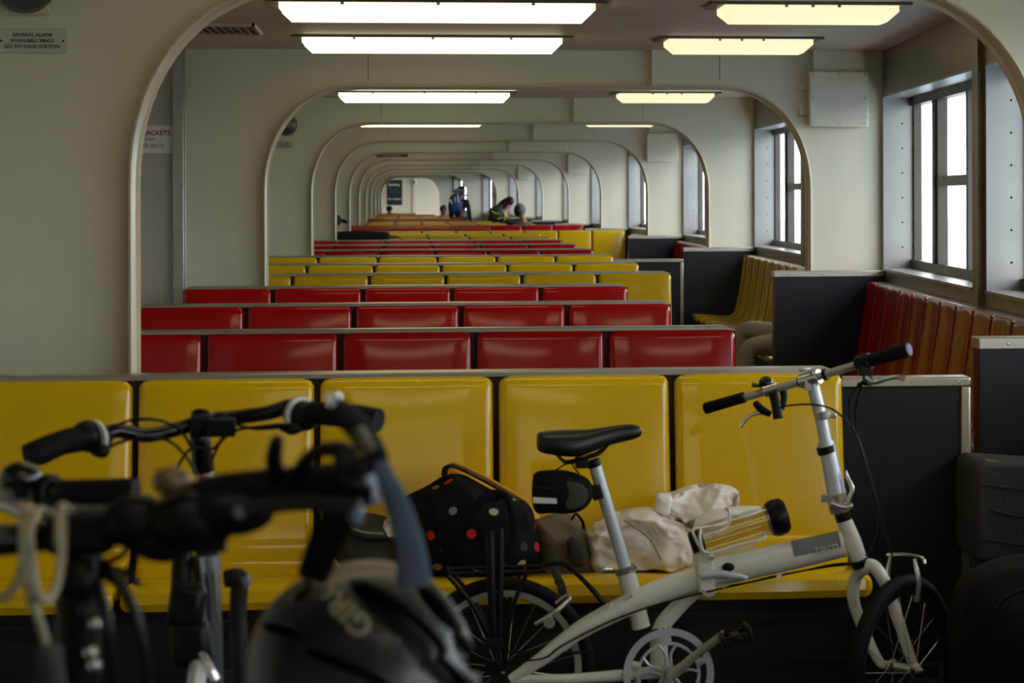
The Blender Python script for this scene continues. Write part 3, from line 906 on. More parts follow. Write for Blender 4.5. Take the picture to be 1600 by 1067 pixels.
# saddle
M_saddle = mat('saddle_vinyl', sr(20, 20, 24), .38)
b = MB()
prof = [(838, 677, 703, .030), (845, 674, 707, .052), (862, 672, 710, .066), (885, 671, 713, .072), (905, 671, 713, .066), (925, 670, 706, .048), (945, 667, 698, .032), (965, 664, 692, .023), (985, 662, 688, .020), (998, 664, 684, .016), (1003, 671, 679, .007)]
rings = []
for (x, yt, yb, hwid) in prof:
    pt, pb2 = U(x, yt, 6.5), U(x, yb, 6.5)
    zc = (pt.z + pb2.z) / 2; hz = (pt.z - pb2.z) / 2
    row = []
    for k in range(20):
        a = 2 * PI * k / 20
        cy = math.copysign(abs(math.cos(a)) ** .75, math.cos(a)); sz = math.copysign(abs(math.sin(a)) ** .8, math.sin(a))
        row.append(b.v((pt.x, 6.5 + cy * hwid, zc + hz * sz - (0.10 * abs(cy) ** 3 * hwid))))
    rings.append(row)
for i in range(len(rings) - 1):
    for k in range(20): b.face([rings[i][k], rings[i][(k + 1) % 20], rings[i + 1][(k + 1) % 20], rings[i + 1][k]])
b.face(rings[0]); b.face(list(reversed(rings[-1])))
sd = b.build('saddle', M_saddle, T, sub=1, ang=80)
b = MB()
for dy in (-.022, .022): b.tube([q + V((0, dy, 0)) for q in P((868, 708, 6.5), (885, 722, 6.5), (910, 716, 6.5), (935, 708, 6.5), (952, 690, 6.5))], .0038, seg=8)
b.build('saddle_rail', M_dkmetal, sd)
# chainset
cr = bb + V((0, -.062, 0))
b = MB()
sec = lambda w, h: [(-w, -h), (w, -h), (w, h), (-w, h)]
b.torus(cr, (0, 1, 0), .1145, sec(.0095, .003), 96); b.torus(cr, (0, 1, 0), .083, sec(.004, .003), 72)
for i in range(5):
    a = 2 * PI * i / 5 + .35
    for s in (-1, 1):
        d0 = V((math.cos(a + s * .32), 0, math.sin(a + s * .32))); d1 = V((math.cos(a + s * .16), 0, math.sin(a + s * .16))); d2 = V((math.cos(a + s * .30), 0, math.sin(a + s * .30)))
        b.tube([cr + d0 * .022, cr + d1 * .055, cr + d2 * .084], [.010, .0075, .008], seg=8, flat=(1, .5), up=(0, 1, 0))
    dd = V((math.cos(a), 0, math.sin(a))); b.tube([cr + dd * .080, cr + dd * .114], [.012, .009], seg=8, flat=(.35, 1), up=(0, 1, 0))
b.lathe(cr + V((0, -.006, 0)), (0, 1, 0), [(.026, 0), (.026, .012)], 24)
ring = b.build('chainring', M_silverpaint, T)
b = MB()
n = 104
for i in range(52):
    a = 2 * PI * i / 52
    d = V((math.cos(a), 0, math.sin(a))); b.prism([cr + V((0, .0, 0)) + d * .123 + d.cross(V((0, 1, 0))) * .0028, cr + d * .129, cr + d * .123 - d.cross(V((0, 1, 0))) * .0028], (0, .002, 0))
b.build('teeth', M_dkmetal, ring)
ca = cr + V((0, -.016, 0)); pe = U(1133, 990, 6.43)
b = MB(); b.tube([ca + V((0, .004, 0)), ca + V((.03, -.002, .018)), (ca + pe) / 2 + V((0, 0, .002)), pe], [.019, .014, .0115, .0125], seg=14, flat=(.6, 1), up=(0, 1, 0)); b.lathe(ca + V((0, -.014, 0)), (0, 1, 0), [(.011, 0), (.013, .004), (.013, .02)], 20)
b.build('crank', M_alloy, T)
cl = bb + V((0, .065, 0)); pl = cl - (pe - ca) * 1.0; pl.y = cl.y + .02
b = MB(); b.tube([cl, (cl + pl) / 2, pl], [.016, .012, .012], seg=12); b.build('crank', M_alloy, T)
for (c0, sgn, nm) in ((pe, -1, 'pedal'), (pl, 1, 'pedal')):
    b = MB()
    R3 = Matrix.Rotation(-.25, 3, 'Y')
    c_ = c0 + V((.022, sgn * .05, .0))
    for q in (-.036, .036): b.obox(c_ + R3 @ V((q, 0, 0)), (.012, .085, .05 if q > 0 else .03), R3)
    for q in (-.036, .036): b.obox(c_ + V((0, q, 0)), (.07, .012, .026), R3)
    b.obox(c_, (.025, .09, .02), R3)
    b.build(nm, M_black, T, bevel=.004)
# chain, cassette, derailleur
b = MB()
tp = [cr + V((-.03, 0.012, .119)), U(925, 1018, 6.50), hub_r + V((.012, -.045, .052))]
b.tube(tp, .0042, seg=6, n=3, flat=(1, .6)); b.tube([cr + V((-.03, 0.012, -.119)), hub_r + V((.05, -.05, -.10))], .0042, seg=6)
b.build('chain', M_dkmetal, T)
b = MB()
for i in range(8): b.lathe(hub_r + V((0, -.052 + i * .004, 0)), (0, 1, 0), [(.026 + i * .0036, 0), (.026 + i * .0036, .002)], 28)
b.build('cassette', M_dkmetal, T)
b = MB(); b.tube([hub_r + V((0, -.062, -.02)), hub_r + V((.03, -.065, -.06)), hub_r + V((.05, -.06, -.10))], .011, seg=10, flat=(1, .5)); b.build('derailleur', M_black, T)
# brakes
b = MB(); b.tube(P((836, 975, 6.47), (868, 956, 6.46), (893, 933, 6.47)), [.006, .008, .005], seg=10); b.tube(P((868, 943, 6.5), (885, 930, 6.5), (892, 936, 6.48)), .0045, seg=8); b.lathe(U(858, 972, 6.46), (0, -1, 0), [(.016, 0), (.016, .008)], 12)
b.build('rear_brake', M_chrome, T)
fb = hub_f + V((0, 0, .205))
b = MB()
for s in (-1, 1):
    b.tube([fb + FAX * s * .045 + V((0, 0, -.02)), fb + FAX * s * .05 + V((0, 0, .04)), fb + FAX * s * .038 + V((0, 0, .095))], [.008, .008, .005], seg=10)
b.tube([fb + FAX * -.05 + V((0, 0, .098)), fb + V((0, 0, .104)), fb + FAX * .06 + V((0, 0, .10)), fb + FAX * .072 + V((0, 0, .085))], .0045, seg=8)
b.build('front_brake', M_chrome, T)
# handle post
seg(P((1307, 772, 6.46), (1300, 735, 6.47), (1290, 690, 6.48)), [.0265, .0245, .0225], M_silverpaint, 'handle_post', T, 20)
seg(P((1291, 694, 6.48), (1281, 645, 6.49), (1268, 594, 6.50)), .0175, M_silverpaint, 'inner_post', T, 20)
b = MB(); b.tube(P((1292, 708, 6.475), (1289, 697, 6.475)), .0252, seg=20); b.build('rubber_band', M_black, T)
b = MB(); b.tube(P((1286, 655, 6.485), (1284, 642, 6.485)), .0235, seg=20); b.obox(U(1298, 649, 6.48), (.028, .02, .014)); b.build('post_clamp', M_chrome, T, bevel=.003)
b = MB(); b.tube(P((1312, 800, 6.46), (1309, 785, 6.46), (1306, 770, 6.46)), [.028, .030, .030], seg=20); b.obox(U(1290, 778, 6.44), (.03, .03, .02)); b.tube(P((1325, 785, 6.43), (1332, 765, 6.43), (1324, 745, 6.44), (1322, 735, 6.44)), [.010, .012, .008, .004], seg=10, flat=(1, .6))
b.tube(P((1298, 786, 6.43), (1318, 792, 6.43), (1332, 790, 6.43)), .008)
b.build('post_hinge', M_chrome, T, bevel=.002)
# handlebar
bl, bc, br = U(1103, 638, 6.68), U(1266, 592, 6.50), U(1420, 546, 6.28)
seg([bl, bc + (bl - bc) * .5, bc, bc + (br - bc) * .5, br], .0112, M_alloy, 'handlebar', T, 16, 2)
b = MB(); dd = (br - bl).normalized(); b.tube([bc - dd * .03, bc + dd * .03], .021, seg=18); b.tube([bc + V((0, -.01, .03)), bc + V((-.02, -.02, .028)), bc + V((-.035, -.02, .026))], .005); b.obox(bc + V((0, 0, -.015)), (.035, .035, .03)); b.build('bar_clamp', M_chrome, T, bevel=.003)
for s in (-.036, .045):
    b = MB(); b.tube([bc + dd * s, bc + dd * (s + .012)], .0165, seg=16); b.build('bar_ring', M_black, T)
gl = MB(); gl.tube([bl, bl + dd * .04, bl + dd * .13], [.0168, .016, .0155], seg=18); gl.build('grip', M_rubber, T)
g2 = MB(); g2.tube([br, br - dd * .02, br - dd * .06, br - dd * .10, br - dd * .12], [.020, .021, .0185, .0175, .018], seg=18, n=5); gg = g2.build('grip', M_rubber, T)
b = MB(); b.lathe(br, dd, [(.0165, -.002), (.0165, .002), (.012, .004)], 18); b.build('end_plug', M_webgrey, gg)
b = MB(); b.tube([br - dd * .12, br - dd * .145, br - dd * .165], [.024, .026, .018], seg=18); b.obox(br - dd * .14 + V((0, -.01, -.02)), (.035, .03, .03)); b.build('gear_shifter', M_black, T, bevel=.004)
b = MB(); b.tube(P((1352, 590, 6.34), (1365, 597, 6.33), (1385, 592, 6.30), (1402, 589, 6.28), (1414, 591, 6.27)), [.009, .008, .006, .0065, .009], seg=12); b.build('brake_lever', M_chrome, T)
b = MB(); b.obox(U(1355, 592, 6.36), (.022, .03, .035)); b.tube(P((1340, 602, 6.36), (1352, 596, 6.36)), .006); b.build('lever_mount', M_black, T, bevel=.003)
b = MB(); b.tube(P((1198, 645, 6.6), (1186, 645, 6.6), (1172, 650, 6.6), (1162, 660, 6.6), (1156, 667, 6.6)), [.007, .0065, .005, .005, .006], seg=12); b.build('brake_lever', M_chrome, T)
b = MB(); b.tube(P((1181, 630, 6.62), (1190, 640, 6.6), (1204, 647, 6.59)), [.010, .012, .009], seg=12); b.build('lever_mount', M_black, T)
b = MB(); b.ell(U(1197, 599, 6.58), (.021, .021, .020)); b.tube(P((1175, 601, 6.58), (1190, 603, 6.58)), [.007, .004]); b.build('bell', M_gloss, T)
b = MB(); b.tube(P((1194, 612, 6.57), (1214, 606, 6.56)), .0165, seg=16); b.build('bell_mount', M_chrome, T)
b = MB(); b.tube(P((1208, 615, 6.545), (1212, 630, 6.54), (1216, 654, 6.53)), [.014, .0135, .014], seg=16); b.tube(P((1222, 602, 6.56), (1225, 620, 6.55), (1222, 640, 6.54)), [.012, .010, .006], seg=12); b.build('bar_light', M_black, T)
# cables
def cables(parent, lst, r, m_, name='cable'):
    for pts in lst:
        b = MB(); b.tube(P(*pts), r, seg=8, n=8); b.build(name, m_, parent)
cables(T, [((1212, 640, 6.55), (1230, 634, 6.5), (1270, 632, 6.44), (1305, 642, 6.42), (1335, 675, 6.41), (1352, 720, 6.41), (1368, 790, 6.41), (1372, 840, 6.42), (1352, 868, 6.44)),
           ((1340, 603, 6.36), (1327, 625, 6.36), (1330, 660, 6.37), (1345, 700, 6.38), (1365, 770, 6.38), (1382, 830, 6.39), (1397, 876, 6.4)),
           ((1350, 592, 6.36), (1338, 630, 6.38), (1338, 670, 6.40), (1356, 730, 6.40), (1374, 800, 6.40), (1368, 845, 6.42), (1348, 876, 6.43), (1300, 882, 6.42), (1230, 897, 6.42), (1180, 908, 6.43), (1140, 915, 6.44)),
           ((1343, 880, 6.43), (1290, 886, 6.425), (1215, 899, 6.425), (1160, 912, 6.435), (1050, 938, 6.44), (960, 968, 6.44), (880, 1008, 6.45), (850, 1028, 6.46), (795, 1034, 6.47))], .0026, M_black)
b = MB(); b.obox(U(1217, 899, 6.42), (.014, .01, .012)); b.obox(U(955, 946, 6.45), (.014, .012, .012)); b.build('cable_guide', M_white, T)
# decals
def on_tube(p, a, c, r, lift):
    """world point moved on to the front of a tube running a->c"""
    d = (c - a).normalized(); t = (p - a).dot(d); q = p - a - d * t
    up = V((0, 0, 1)); up = (up - d * up.dot(d)).normalized(); fr = V((0, -1, 0)); fr = (fr - d * fr.dot(d)).normalized()
    h = max(-r * .98, min(r * .98, q.dot(up)))
    return a + d * t + up * h + fr * (math.sqrt(max(0, 1 - (h / r) ** 2)) * r * .8 + lift)
ta, tb = U(1112, 894, 6.48), U(1318, 849, 6.46)
b = MB()
rows = []
for i in range(9):
    f = i / 8
    row = []
    for j in range(9):
        g = j / 8
        x = 1235 + 73 * f + 4 * g; ytop = 850 - .219 * (x - 1235) - 6; y = ytop + 24 * g
        row.append(on_tube(U(x, y, 6.465), ta, tb, .0395, .0012))
    rows.append(row)
b.grid(rows); b.build('decal_panel', M_greydecal, T)
def warp_tern(co):
    p = TF @ co
    return on_tube(p, ta, tb, .0395, .0045)
td = (tb - ta).normalized()
TF = facing(U(1290, 853, 6.46), td, V((0, 0, 1)))
text_mesh('maker_lettering', 'tern', .038, TF, M_decal, T, depth=.0002, warp=warp_tern, bold=True)
ra, rb = U(1040, 920, 6.49), U(905, 985, 6.485)
text_mesh('model_lettering', 'LINK', .013, facing(U(982, 934, 6.455), (U(1040, 920, 6.49) - U(930, 972, 6.49)).normalized(), V((0, 0, 1))), M_dkdecal, T, depth=.0002)
# rack, struts and kickstand
b = MB()
for dy in (-.045, .045):
    b.tube([q + V((0, dy, 0)) for q in P((700, 893, 6.56), (770, 890, 6.56), (850, 888, 6.56))], .005, seg=8)
for x in (700, 740, 780, 820, 850): q = U(x, 890, 6.56); b.tube([q + V((0, -.05, 0)), q + V((0, .05, 0))], .004, seg=8)
for (dy) in (-.075, .075):
    for pts in (((768, 880), (770, 960), (782, 1040)), ((700, 893), (745, 950), (782, 1040)), ((820, 890), (797, 950), (786, 1040))):
        b.tube([U(x, y, 6.56) + V((0, dy, 0)) for (x, y) in pts], .0062, seg=8)
b.tube(P((850, 882, 6.50), (882, 882, 6.49), (915, 910, 6.46), (944, 943, 6.45)), [.006, .007, .007, .008], seg=10)
b.build('rear_rack', M_black, T)
b = MB(); b.tube([bb + V((-.05, .02, -.02)), bb + V((-.14, .14, -.262))], .009, seg=10); b.build('kickstand', M_black, T)
b = MB(); b.tube(P((766, 830, 6.50), (768, 900, 6.48), (772, 1000, 6.47)), [.012, .013, .011], seg=12); b.tube(P((782, 826, 6.50), (782, 900, 6.48), (780, 1000, 6.47)), [.009, .009, .009], seg=12); b.obox(U(772, 1005, 6.47), (.05, .03, .03)); b.obox(U(772, 1010, 6.452), (.018, .004, .007))
b.build('folded_strap_post', M_black, T, bevel=.003)
# bottle in its cage
a, c = U(1092, 845, 6.46), U(1202, 812, 6.46)
d = (c - a).normalized()
t2 = thing('water_bottle', a, 'clear water bottle with black lid in the cage on the white bicycle', 'bottle')
b = MB(); b.lathe(a, d, [(.030, 0), (.0385, .008), (.0395, .03), (.0395, (c - a).length - .03), (.041, (c - a).length)], 28); b.build('bottle_body', M_bottle, t2)
b = MB(); b.lathe(c - d * .002, d, [(.042, 0), (.047, .006), (.051, .02), (.049, .042), (.040, .052), (.005, .054)], 28); b.build('lid', M_black, t2)
b = MB(); b.lathe(a + d * .012, -d, [(.030, 0), (.030, .032), (.026, .036)], 24); b.build('base_cap', M_black, t2)
b = MB()
b.tube(P((1100, 868, 6.425), (1086, 840, 6.42), (1083, 828, 6.43), (1100, 824, 6.43), (1135, 819, 6.425), (1140, 808, 6.43), (1139, 797, 6.44), (1134, 795, 6.46)), .0042, seg=8)
b.tube(P((1095, 825, 6.42), (1094, 845, 6.41), (1105, 864, 6.41), (1150, 852, 6.41), (1185, 844, 6.41), (1196, 838, 6.42), (1195, 832, 6.44)), .0042, seg=8)
b.tube(P((1110, 866, 6.47), (1180, 852, 6.47)), [.010, .008], seg=10, flat=(.5, 1))
b.build('bottle_cage', M_white, T)
# saddle bag
t2 = thing('saddle_bag', U(880, 790, 6.5), 'small black saddle bag with reflective strip behind the seat post', 'bag')
b = MB(); O = P((833, 742, 6.5), (845, 736, 6.5), (880, 735, 6.5), (905, 741, 6.5), (922, 752, 6.5), (926, 775, 6.5), (915, 792, 6.5), (895, 801, 6.5), (860, 801, 6.5), (836, 799, 6.5), (831, 770, 6.5))
b.pillow(O, .052, rings=10, power=.28); b.build('bag_body', M_bagback, t2, ang=80)
b = MB(); b.pillow(P((885, 752, 6.452), (910, 757, 6.456), (919, 775, 6.46), (905, 793, 6.456), (884, 793, 6.452)), .006, rings=5); b.build('side_panel', M_greyfab, t2)
b = MB(); b.prism(P((833, 777, 6.444), (870, 779, 6.444), (870, 787, 6.444), (833, 786, 6.444)), (0, .006, 0)); b.build('reflective_strip', M_decal, t2)
b = MB(); b.tube(P((833, 761, 6.446), (870, 763, 6.444)), .002); b.build('zip', M_dkmetal, t2)
b = MB(); b.tube(P((931, 757, 6.5), (938, 778, 6.5)), .0195, seg=20); b.obox(U(925, 768, 6.5), (.03, .04, .03)); b.build('post_strap', M_webbing, t2)
b = MB(); b.tube(P((868, 735, 6.5), (882, 726, 6.5), (895, 722, 6.5)), .0022, seg=6); b.tube(P((905, 740, 6.5), (897, 730, 6.5), (893, 722, 6.5)), .0022, seg=6); b.build('rail_strap', M_webbing, t2)

# ------------------------------------------------------------------ bags on the front bench
YP = 7.02
def bag(name, label, cat, pts, depth, m_, Y, seed, wr, wf=9, part='body', power=.45):
    o = P(*[(x, y, Y) for (x, y) in pts])
    c = sum(o, V((0, 0, 0))) / len(o)
    t = thing(name, (c.x, Y, .44), label, cat)
    b = MB(); b.pillow(o, depth, seed=seed, wr=wr, wf=wf, rings=22, sub=6, power=power); b.build(part, m_, t, ang=180)
    return t
t = bag('backpack', 'black backpack with multicoloured polka dots on the yellow bench', 'backpack',
        [(622, 800), (630, 778), (665, 760), (697, 742), (722, 741), (745, 752), (775, 768), (810, 778), (832, 796), (838, 830), (846, 862), (838, 888), (800, 900), (720, 902), (650, 897), (628, 870), (618, 835)], .13, M_dots, 7.0, 3, .03, 7)
b = MB(); b.tube(P((757, 770, 6.86), (790, 775, 6.84), (800, 800, 6.84), (803, 830, 6.85), (797, 860, 6.86)), .012, seg=10, flat=(.3, 1), up=(0, 1, 0)); b.build('shoulder_strap', M_webbing, t)
b = MB(); b.tube(P((740, 800, 6.855), (755, 780, 6.85), (780, 775, 6.85)), .014, seg=10, flat=(.3, 1), up=(0, 1, 0)); b.build('side_strap', M_webbing, t)
t = thing('tote_bag', U(800, 890, 7.14), 'yellow bag with padded strap standing behind the polka dot backpack', 'bag')
b = MB(); b.pillow(P(*[(x, y, 7.16) for (x, y) in ((700, 735), (708, 727), (740, 735), (790, 760), (830, 790), (856, 830), (872, 868), (872, 890), (835, 898), (700, 895), (690, 820))]), .055, seed=9, wr=.006, rings=12); b.build('body', M_tote, t, ang=180)
b = MB(); b.tube(P((694, 742, 7.10), (697, 731, 7.08), (710, 729, 7.06), (745, 745, 7.02), (790, 770, 7.0), (828, 795, 7.0)), .010, seg=10, flat=(.5, 1)); b.build('strap', M_greyfab, t)
b = MB(); b.tube(P((700, 729, 7.10), (712, 725, 7.07), (750, 741, 7.04), (795, 767, 7.03), (825, 785, 7.03)), .005, seg=8); b.build('piping', M_tote, t)
t = bag('canvas_bag', 'olive grey canvas bag slumped between polka dot backpack and seat post', 'bag',
        [(835, 812), (870, 802), (900, 808), (918, 830), (926, 860), (935, 897), (880, 903), (842, 900), (838, 850)], .09, M_canvas, 7.06, 5, .02, 10)
b = MB(); b.tube(P((893, 812, 6.98), (900, 803, 6.97), (910, 815, 6.98), (912, 826, 7.0)), .006, seg=8, flat=(.5, 1)); b.build('handle', M_webbing, t)
b = MB(); b.tube(P((862, 858, 6.93), (870, 900, 6.86), (877, 915, 6.79), (880, 938, 6.78)), .013, seg=10, flat=(.25, 1), up=(0, 1, 0)); b.build('hanging_strap', M_canvasd, t)
b = MB(); b.pillow(P((885, 845, 6.95), (897, 838, 6.95), (916, 862, 6.95), (912, 885, 6.95), (890, 880, 6.95)), .02, seed=4, wr=.008, rings=8); b.build('flap', M_canvasd, t, ang=180)
t = bag('shoulder_bag', 'open dark olive shoulder bag left of the polka dot backpack', 'bag',
        [(512, 838), (520, 812), (548, 800), (600, 806), (625, 830), (630, 880), (600, 900), (560, 900), (525, 884)], .10, M_canvasd, 7.05, 8, .02, 10)
b = MB(); b.tube(P((520, 826, 6.95), (545, 832, 6.93), (575, 842, 6.93), (615, 842, 6.93)), .012, seg=10, flat=(.5, 1)); b.build('rim_band', M_webbing, t)
b = MB(); b.tube(P((546, 824, 6.93), (570, 832, 6.92), (600, 834, 6.92)), .003, seg=8); b.build('zip', M_cable, t)
b = MB(); b.tube(P((512, 850, 6.95), (525, 880, 6.93), (555, 898, 6.93), (575, 902, 6.95)), .006, seg=8); b.build('neon_trim', M_neon, t)
b = MB(); b.pillow(P((590, 842, 7.0), (600, 815, 7.0), (612, 805, 7.0), (622, 830, 7.0), (612, 845, 7.0)), .03, seed=2, wr=.02, wf=30, rings=10); b.build('wrapped_parcel', M_signplate, t, ang=180)
b = MB(); b.tube(P((512, 850, 6.95), (504, 868, 6.9), (509, 876, 6.88), (520, 878, 6.87)), .005, seg=8); b.build('strap', M_webbing, t)

t = thing('rain_jacket', U(1000, 890, 7.0), 'crumpled cream nylon jacket bundled on the yellow bench behind the frame', 'jacket')
b = MB(); b.pillow(P(*[(x, y, 7.03) for (x, y) in ((915, 832), (940, 812), (965, 798), (1015, 792), (1045, 808), (1085, 826), (1098, 850), (1085, 880), (1060, 893), (1010, 900), (960, 898), (925, 890), (920, 860))]), .11, seed=11, wr=.05, wf=12, rings=34, sub=8, power=.45); b.build('lower_fold', M_cream, t, ang=180)
b = MB(); b.pillow(P(*[(x, y, 7.08) for (x, y) in ((1022, 795), (1028, 775), (1050, 768), (1085, 757), (1125, 756), (1152, 766), (1153, 790), (1135, 800), (1140, 820), (1115, 838), (1085, 830), (1050, 812))]), .07, seed=21, wr=.045, wf=14, rings=28, sub=8, power=.45); b.build('upper_fold', M_cream, t, ang=180)
b = MB(); b.pillow(P(*[(x, y, 7.0) for (x, y) in ((1022, 797), (1024, 776), (1032, 770), (1048, 774), (1050, 792), (1042, 806))]), .03, seed=31, wr=.012, wf=14, rings=10, sub=6); b.build('cuff', M_cream, t, ang=180)
b = MB(); b.pillow(P(*[(x, y, 6.98) for (x, y) in ((1080, 835), (1090, 808), (1120, 796), (1160, 790), (1190, 792), (1180, 806), (1150, 806), (1130, 826), (1105, 845))]), .035, seed=41, wr=.02, wf=12, rings=12, sub=6); b.build('sleeve', M_cream, t, ang=180)
b = MB(); b.tube([q for q in P((975, 813, 6.925), (995, 826, 6.905), (1015, 842, 6.9), (1028, 865, 6.905), (1036, 885, 6.93))], .0016, seg=6); b.build('seam', M_dkdecal, t)

# grey case on the right-hand yellow bench
t = thing('equipment_case', U(1580, 860, 7.3), 'grey soft case with a brown handle on the side bench, right edge', 'case')
a = U(1527, 722, 7.2); c = U(1527, 866, 7.2)
b = MB(); b.prism([V((a.x, 7.2, c.z - .02)), V((a.x, 7.2, a.z - .02)), V((a.x + .02, 7.2, a.z)), V((a.x + .42, 7.2, a.z - .03)), V((a.x + .42, 7.2, c.z - .03))], (0, .3, 0)); b.build('shell', M_greyfab, t, bevel=.012)
b = MB(); b.tube(P((1534, 757, 7.19), (1600, 765, 7.19), (1640, 768, 7.19)), .003); b.tube(P((1534, 842, 7.19), (1600, 852, 7.19), (1640, 858, 7.19)), .003); b.tube(P((1550, 797, 7.19), (1590, 806, 7.19), (1640, 806, 7.19)), .005); b.build('seam', M_canvasd, t)
b = MB(); b.tube(P((1538, 719, 7.25), (1563, 724, 7.25)), .007, seg=10); b.build('handle_end', M_brown, t)
b = MB(); b.tube(P((1562, 723, 7.25), (1600, 732, 7.25), (1640, 740, 7.25)), .010, seg=10); b.build('handle', mat('dark_red_leather', sr(72, 34, 32), .6), t)
t = thing('duffel_bag', U(1590, 1060, 6.4), 'large black duffel bag on the deck at lower right', 'bag')
t.location.z = 0; ORG[t.name] = t.location.copy()
b = MB(); b.pillow([U(x, y, 6.3) for (x, y) in ((1500, 1150), (1488, 1000), (1500, 915), (1545, 880), (1610, 868), (1690, 880), (1715, 1000), (1710, 1180), (1640, 1212), (1530, 1212))], .26, seed=6, wr=.03, wf=6, rings=20, power=.4); b.build('body', M_bagback, t, ang=180)
b = MB(); b.tube(P((1555, 960, 6.04), (1570, 935, 6.03), (1610, 920, 6.02), (1660, 930, 6.02)), .012, seg=10, flat=(.4, 1)); b.build('handle', M_webbing, t)

# ------------------------------------------------------------------ dark bicycles in the foreground
def dark_bike(label, hx, hY, wheelR=.33, frame_m=None, stemtop=None, loc=None, seat=True):
    """front of the bicycle points down the cabin, saddle towards the viewer"""
    fm = frame_m or M_black
    t = thing('bicycle', (hx, hY, 0), label, 'bicycle')
    fh = V((hx + .02, hY + .48, wheelR)); rh = V((hx - .02, hY - .53, wheelR))
    lo = V((hx + .005, hY + .14, .70)); hi = V((hx, hY + .08, .88))
    wheel(t, fh, (1, .04, 0), wheelR, .019, 'front_wheel', 28, .04)
    wheel(t, rh, (1, .04, 0), wheelR, .019, 'rear_wheel', 28, .04)
    b = MB(); b.tube([hi, lo], [.019, .019], seg=16); b.build('head_tube', fm, t)
    b = MB()
    for s in (-1, 1): b.tube([lo + V((0, 0, -.02)), lo + V((s * .045, .03, -.03)), fh + V((s * .05, -.06, .12)), fh + V((s * .05, 0, 0))], [.014, .015, .012, .009], seg=10)
    b.build('fork', M_dkmetal, t)
    bbk = V((hx, hY - .15, .28)); st = V((hx, hY - .32, .60))
    b = MB(); b.tube([hi + V((0, 0, -.04)), st], .015, seg=12); b.tube([lo, bbk], .018, seg=12); b.tube([st, bbk], .015, seg=12)
    for s in (-1, 1): b.tube([bbk, rh + V((s * .06, 0, 0))], .009, seg=10); b.tube([st, rh + V((s * .06, 0, 0))], .008, seg=10)
    b.build('frame', fm, t)
    b = MB(); b.lathe(bbk + V((.05, 0, 0)), (1, 0, 0), [(.09, 0), (.095, .002), (.09, .004)], 32); b.tube([bbk + V((.06, 0, 0)), bbk + V((.07, .1, -.14))], .01); b.tube([bbk + V((-.06, 0, 0)), bbk + V((-.07, -.1, .14))], .01); b.tube([bbk + V((-.065, 0, 0)), bbk + V((.065, 0, 0))], .014); b.build('crankset', M_dkmetal, t)
    b = MB(); b.tube([st, st + V((0, -.04, .12))], .0135, seg=12); b.build('seat_post', M_alloy, t)
    s0 = st + V((0, -.02, .13))
    b = MB(); b.ell(s0 + V((0, -.05, 0)), (.07, .09, .025)); b.ell(s0 + V((0, .06, .003)), (.022, .11, .02)); b.build('saddle', M_black, t)
    return t, hi, lo

# A: the farther one, ergonomic grips with pale rings
ca_ = U(318, 657, 4.1)
A, hi, lo = dark_bike('dark bicycle with pale-ringed grips, silver head tube, behind the others', ca_.x, 4.02, loc=None, frame_m=M_silverpaint)
seg(P((160, 681, 4.04), (185, 673, 4.06), (230, 680, 4.08), (285, 668, 4.1), (318, 657, 4.1), (370, 652, 4.1), (420, 645, 4.09), (452, 635, 4.07), (478, 640, 4.05)), .0125, M_gloss, 'handlebar', A, 16)
b = MB(); b.tube(P((40, 713, 3.96), (62, 706, 3.97), (95, 692, 3.99), (122, 686, 4.01)), [.0195, .022, .0205, .0215], seg=18); b.build('grip', M_rubber, A)
b = MB(); b.tube(P((488, 645, 4.03), (520, 648, 4.0), (560, 652, 3.97), (592, 657, 3.95)), [.020, .0195, .0205, .020], seg=18); b.build('grip', M_rubber, A)
b = MB(); b.tube(P((120, 687, 4.01), (135, 682, 4.02), (148, 683, 4.03), (168, 680, 4.045)), [.021, .027, .026, .017], seg=20); b.build('gear_shifter', M_black, A)
b = MB(); b.tube(P((450, 638, 4.07), (463, 645, 4.06), (476, 650, 4.05), (490, 648, 4.03)), [.017, .026, .026, .020], seg=20); b.build('gear_shifter', M_black, A)
for (p0, p1) in (((147, 684, 4.02), (151, 683, 4.024)), ((466, 646, 4.055), (470, 647, 4.05))):
    b = MB(); b.tube(P(p0, p1), .0295, seg=24); b.build('pale_ring', M_decal, A)
seg(P((316, 650, 4.1), (312, 672, 4.08), (314, 700, 4.08), (318, 735, 4.09)), [.020, .017, .0175, .019], M_gloss, 'stem', A, 16)
b = MB(); b.tube(P((300, 668, 4.07), (332, 663, 4.07)), .020, seg=16); b.obox(U(345, 668, 4.06), (.05, .03, .03)); b.ell(U(345, 652, 4.09), (.012, .012, .01)); b.build('stem_clamp', M_black, A, bevel=.003)
seg(P((318, 728, 4.09), (320, 762, 4.1)), .0150, M_silverpaint, 'steerer', A, 16)
b = MB(); b.tube(P((310, 752, 4.07), (330, 756, 4.07)), .012); b.build('clamp_lever', M_orange, A)
seg([U(320, 760, 4.1), U(324, 850, 4.1), hi], [.019, .019, .019], M_black, 'steerer_sleeve', A, 14)
M_tube = mat('polished_tube', sr(170, 182, 196), .22, .85)
seg(P((326, 868, 4.06), (331, 960, 4.06), (333, 1090, 4.08)), [.019, .0165, .0165], M_tube, 'silver_post', A, 16)
seg(P((306, 868, 4.10), (312, 960, 4.10), (316, 1070, 4.12)), [.011, .012, .012], M_brown, 'brown_post', A, 14)
b = MB(); b.tube(P((285, 862, 4.08), (283, 910, 4.06), (283, 935, 4.06)), .017, seg=12); b.build('cable_sleeve', M_black, A)
b = MB(); b.obox(U(292, 945, 4.0), (.058, .05, .075), Matrix.Rotation(.12, 3, 'Y')); b.obox(U(299, 1004, 4.0), (.064, .05, .075), Matrix.Rotation(-.1, 3, 'Y')); b.build('battery_pack', M_black, A, bevel=.014)
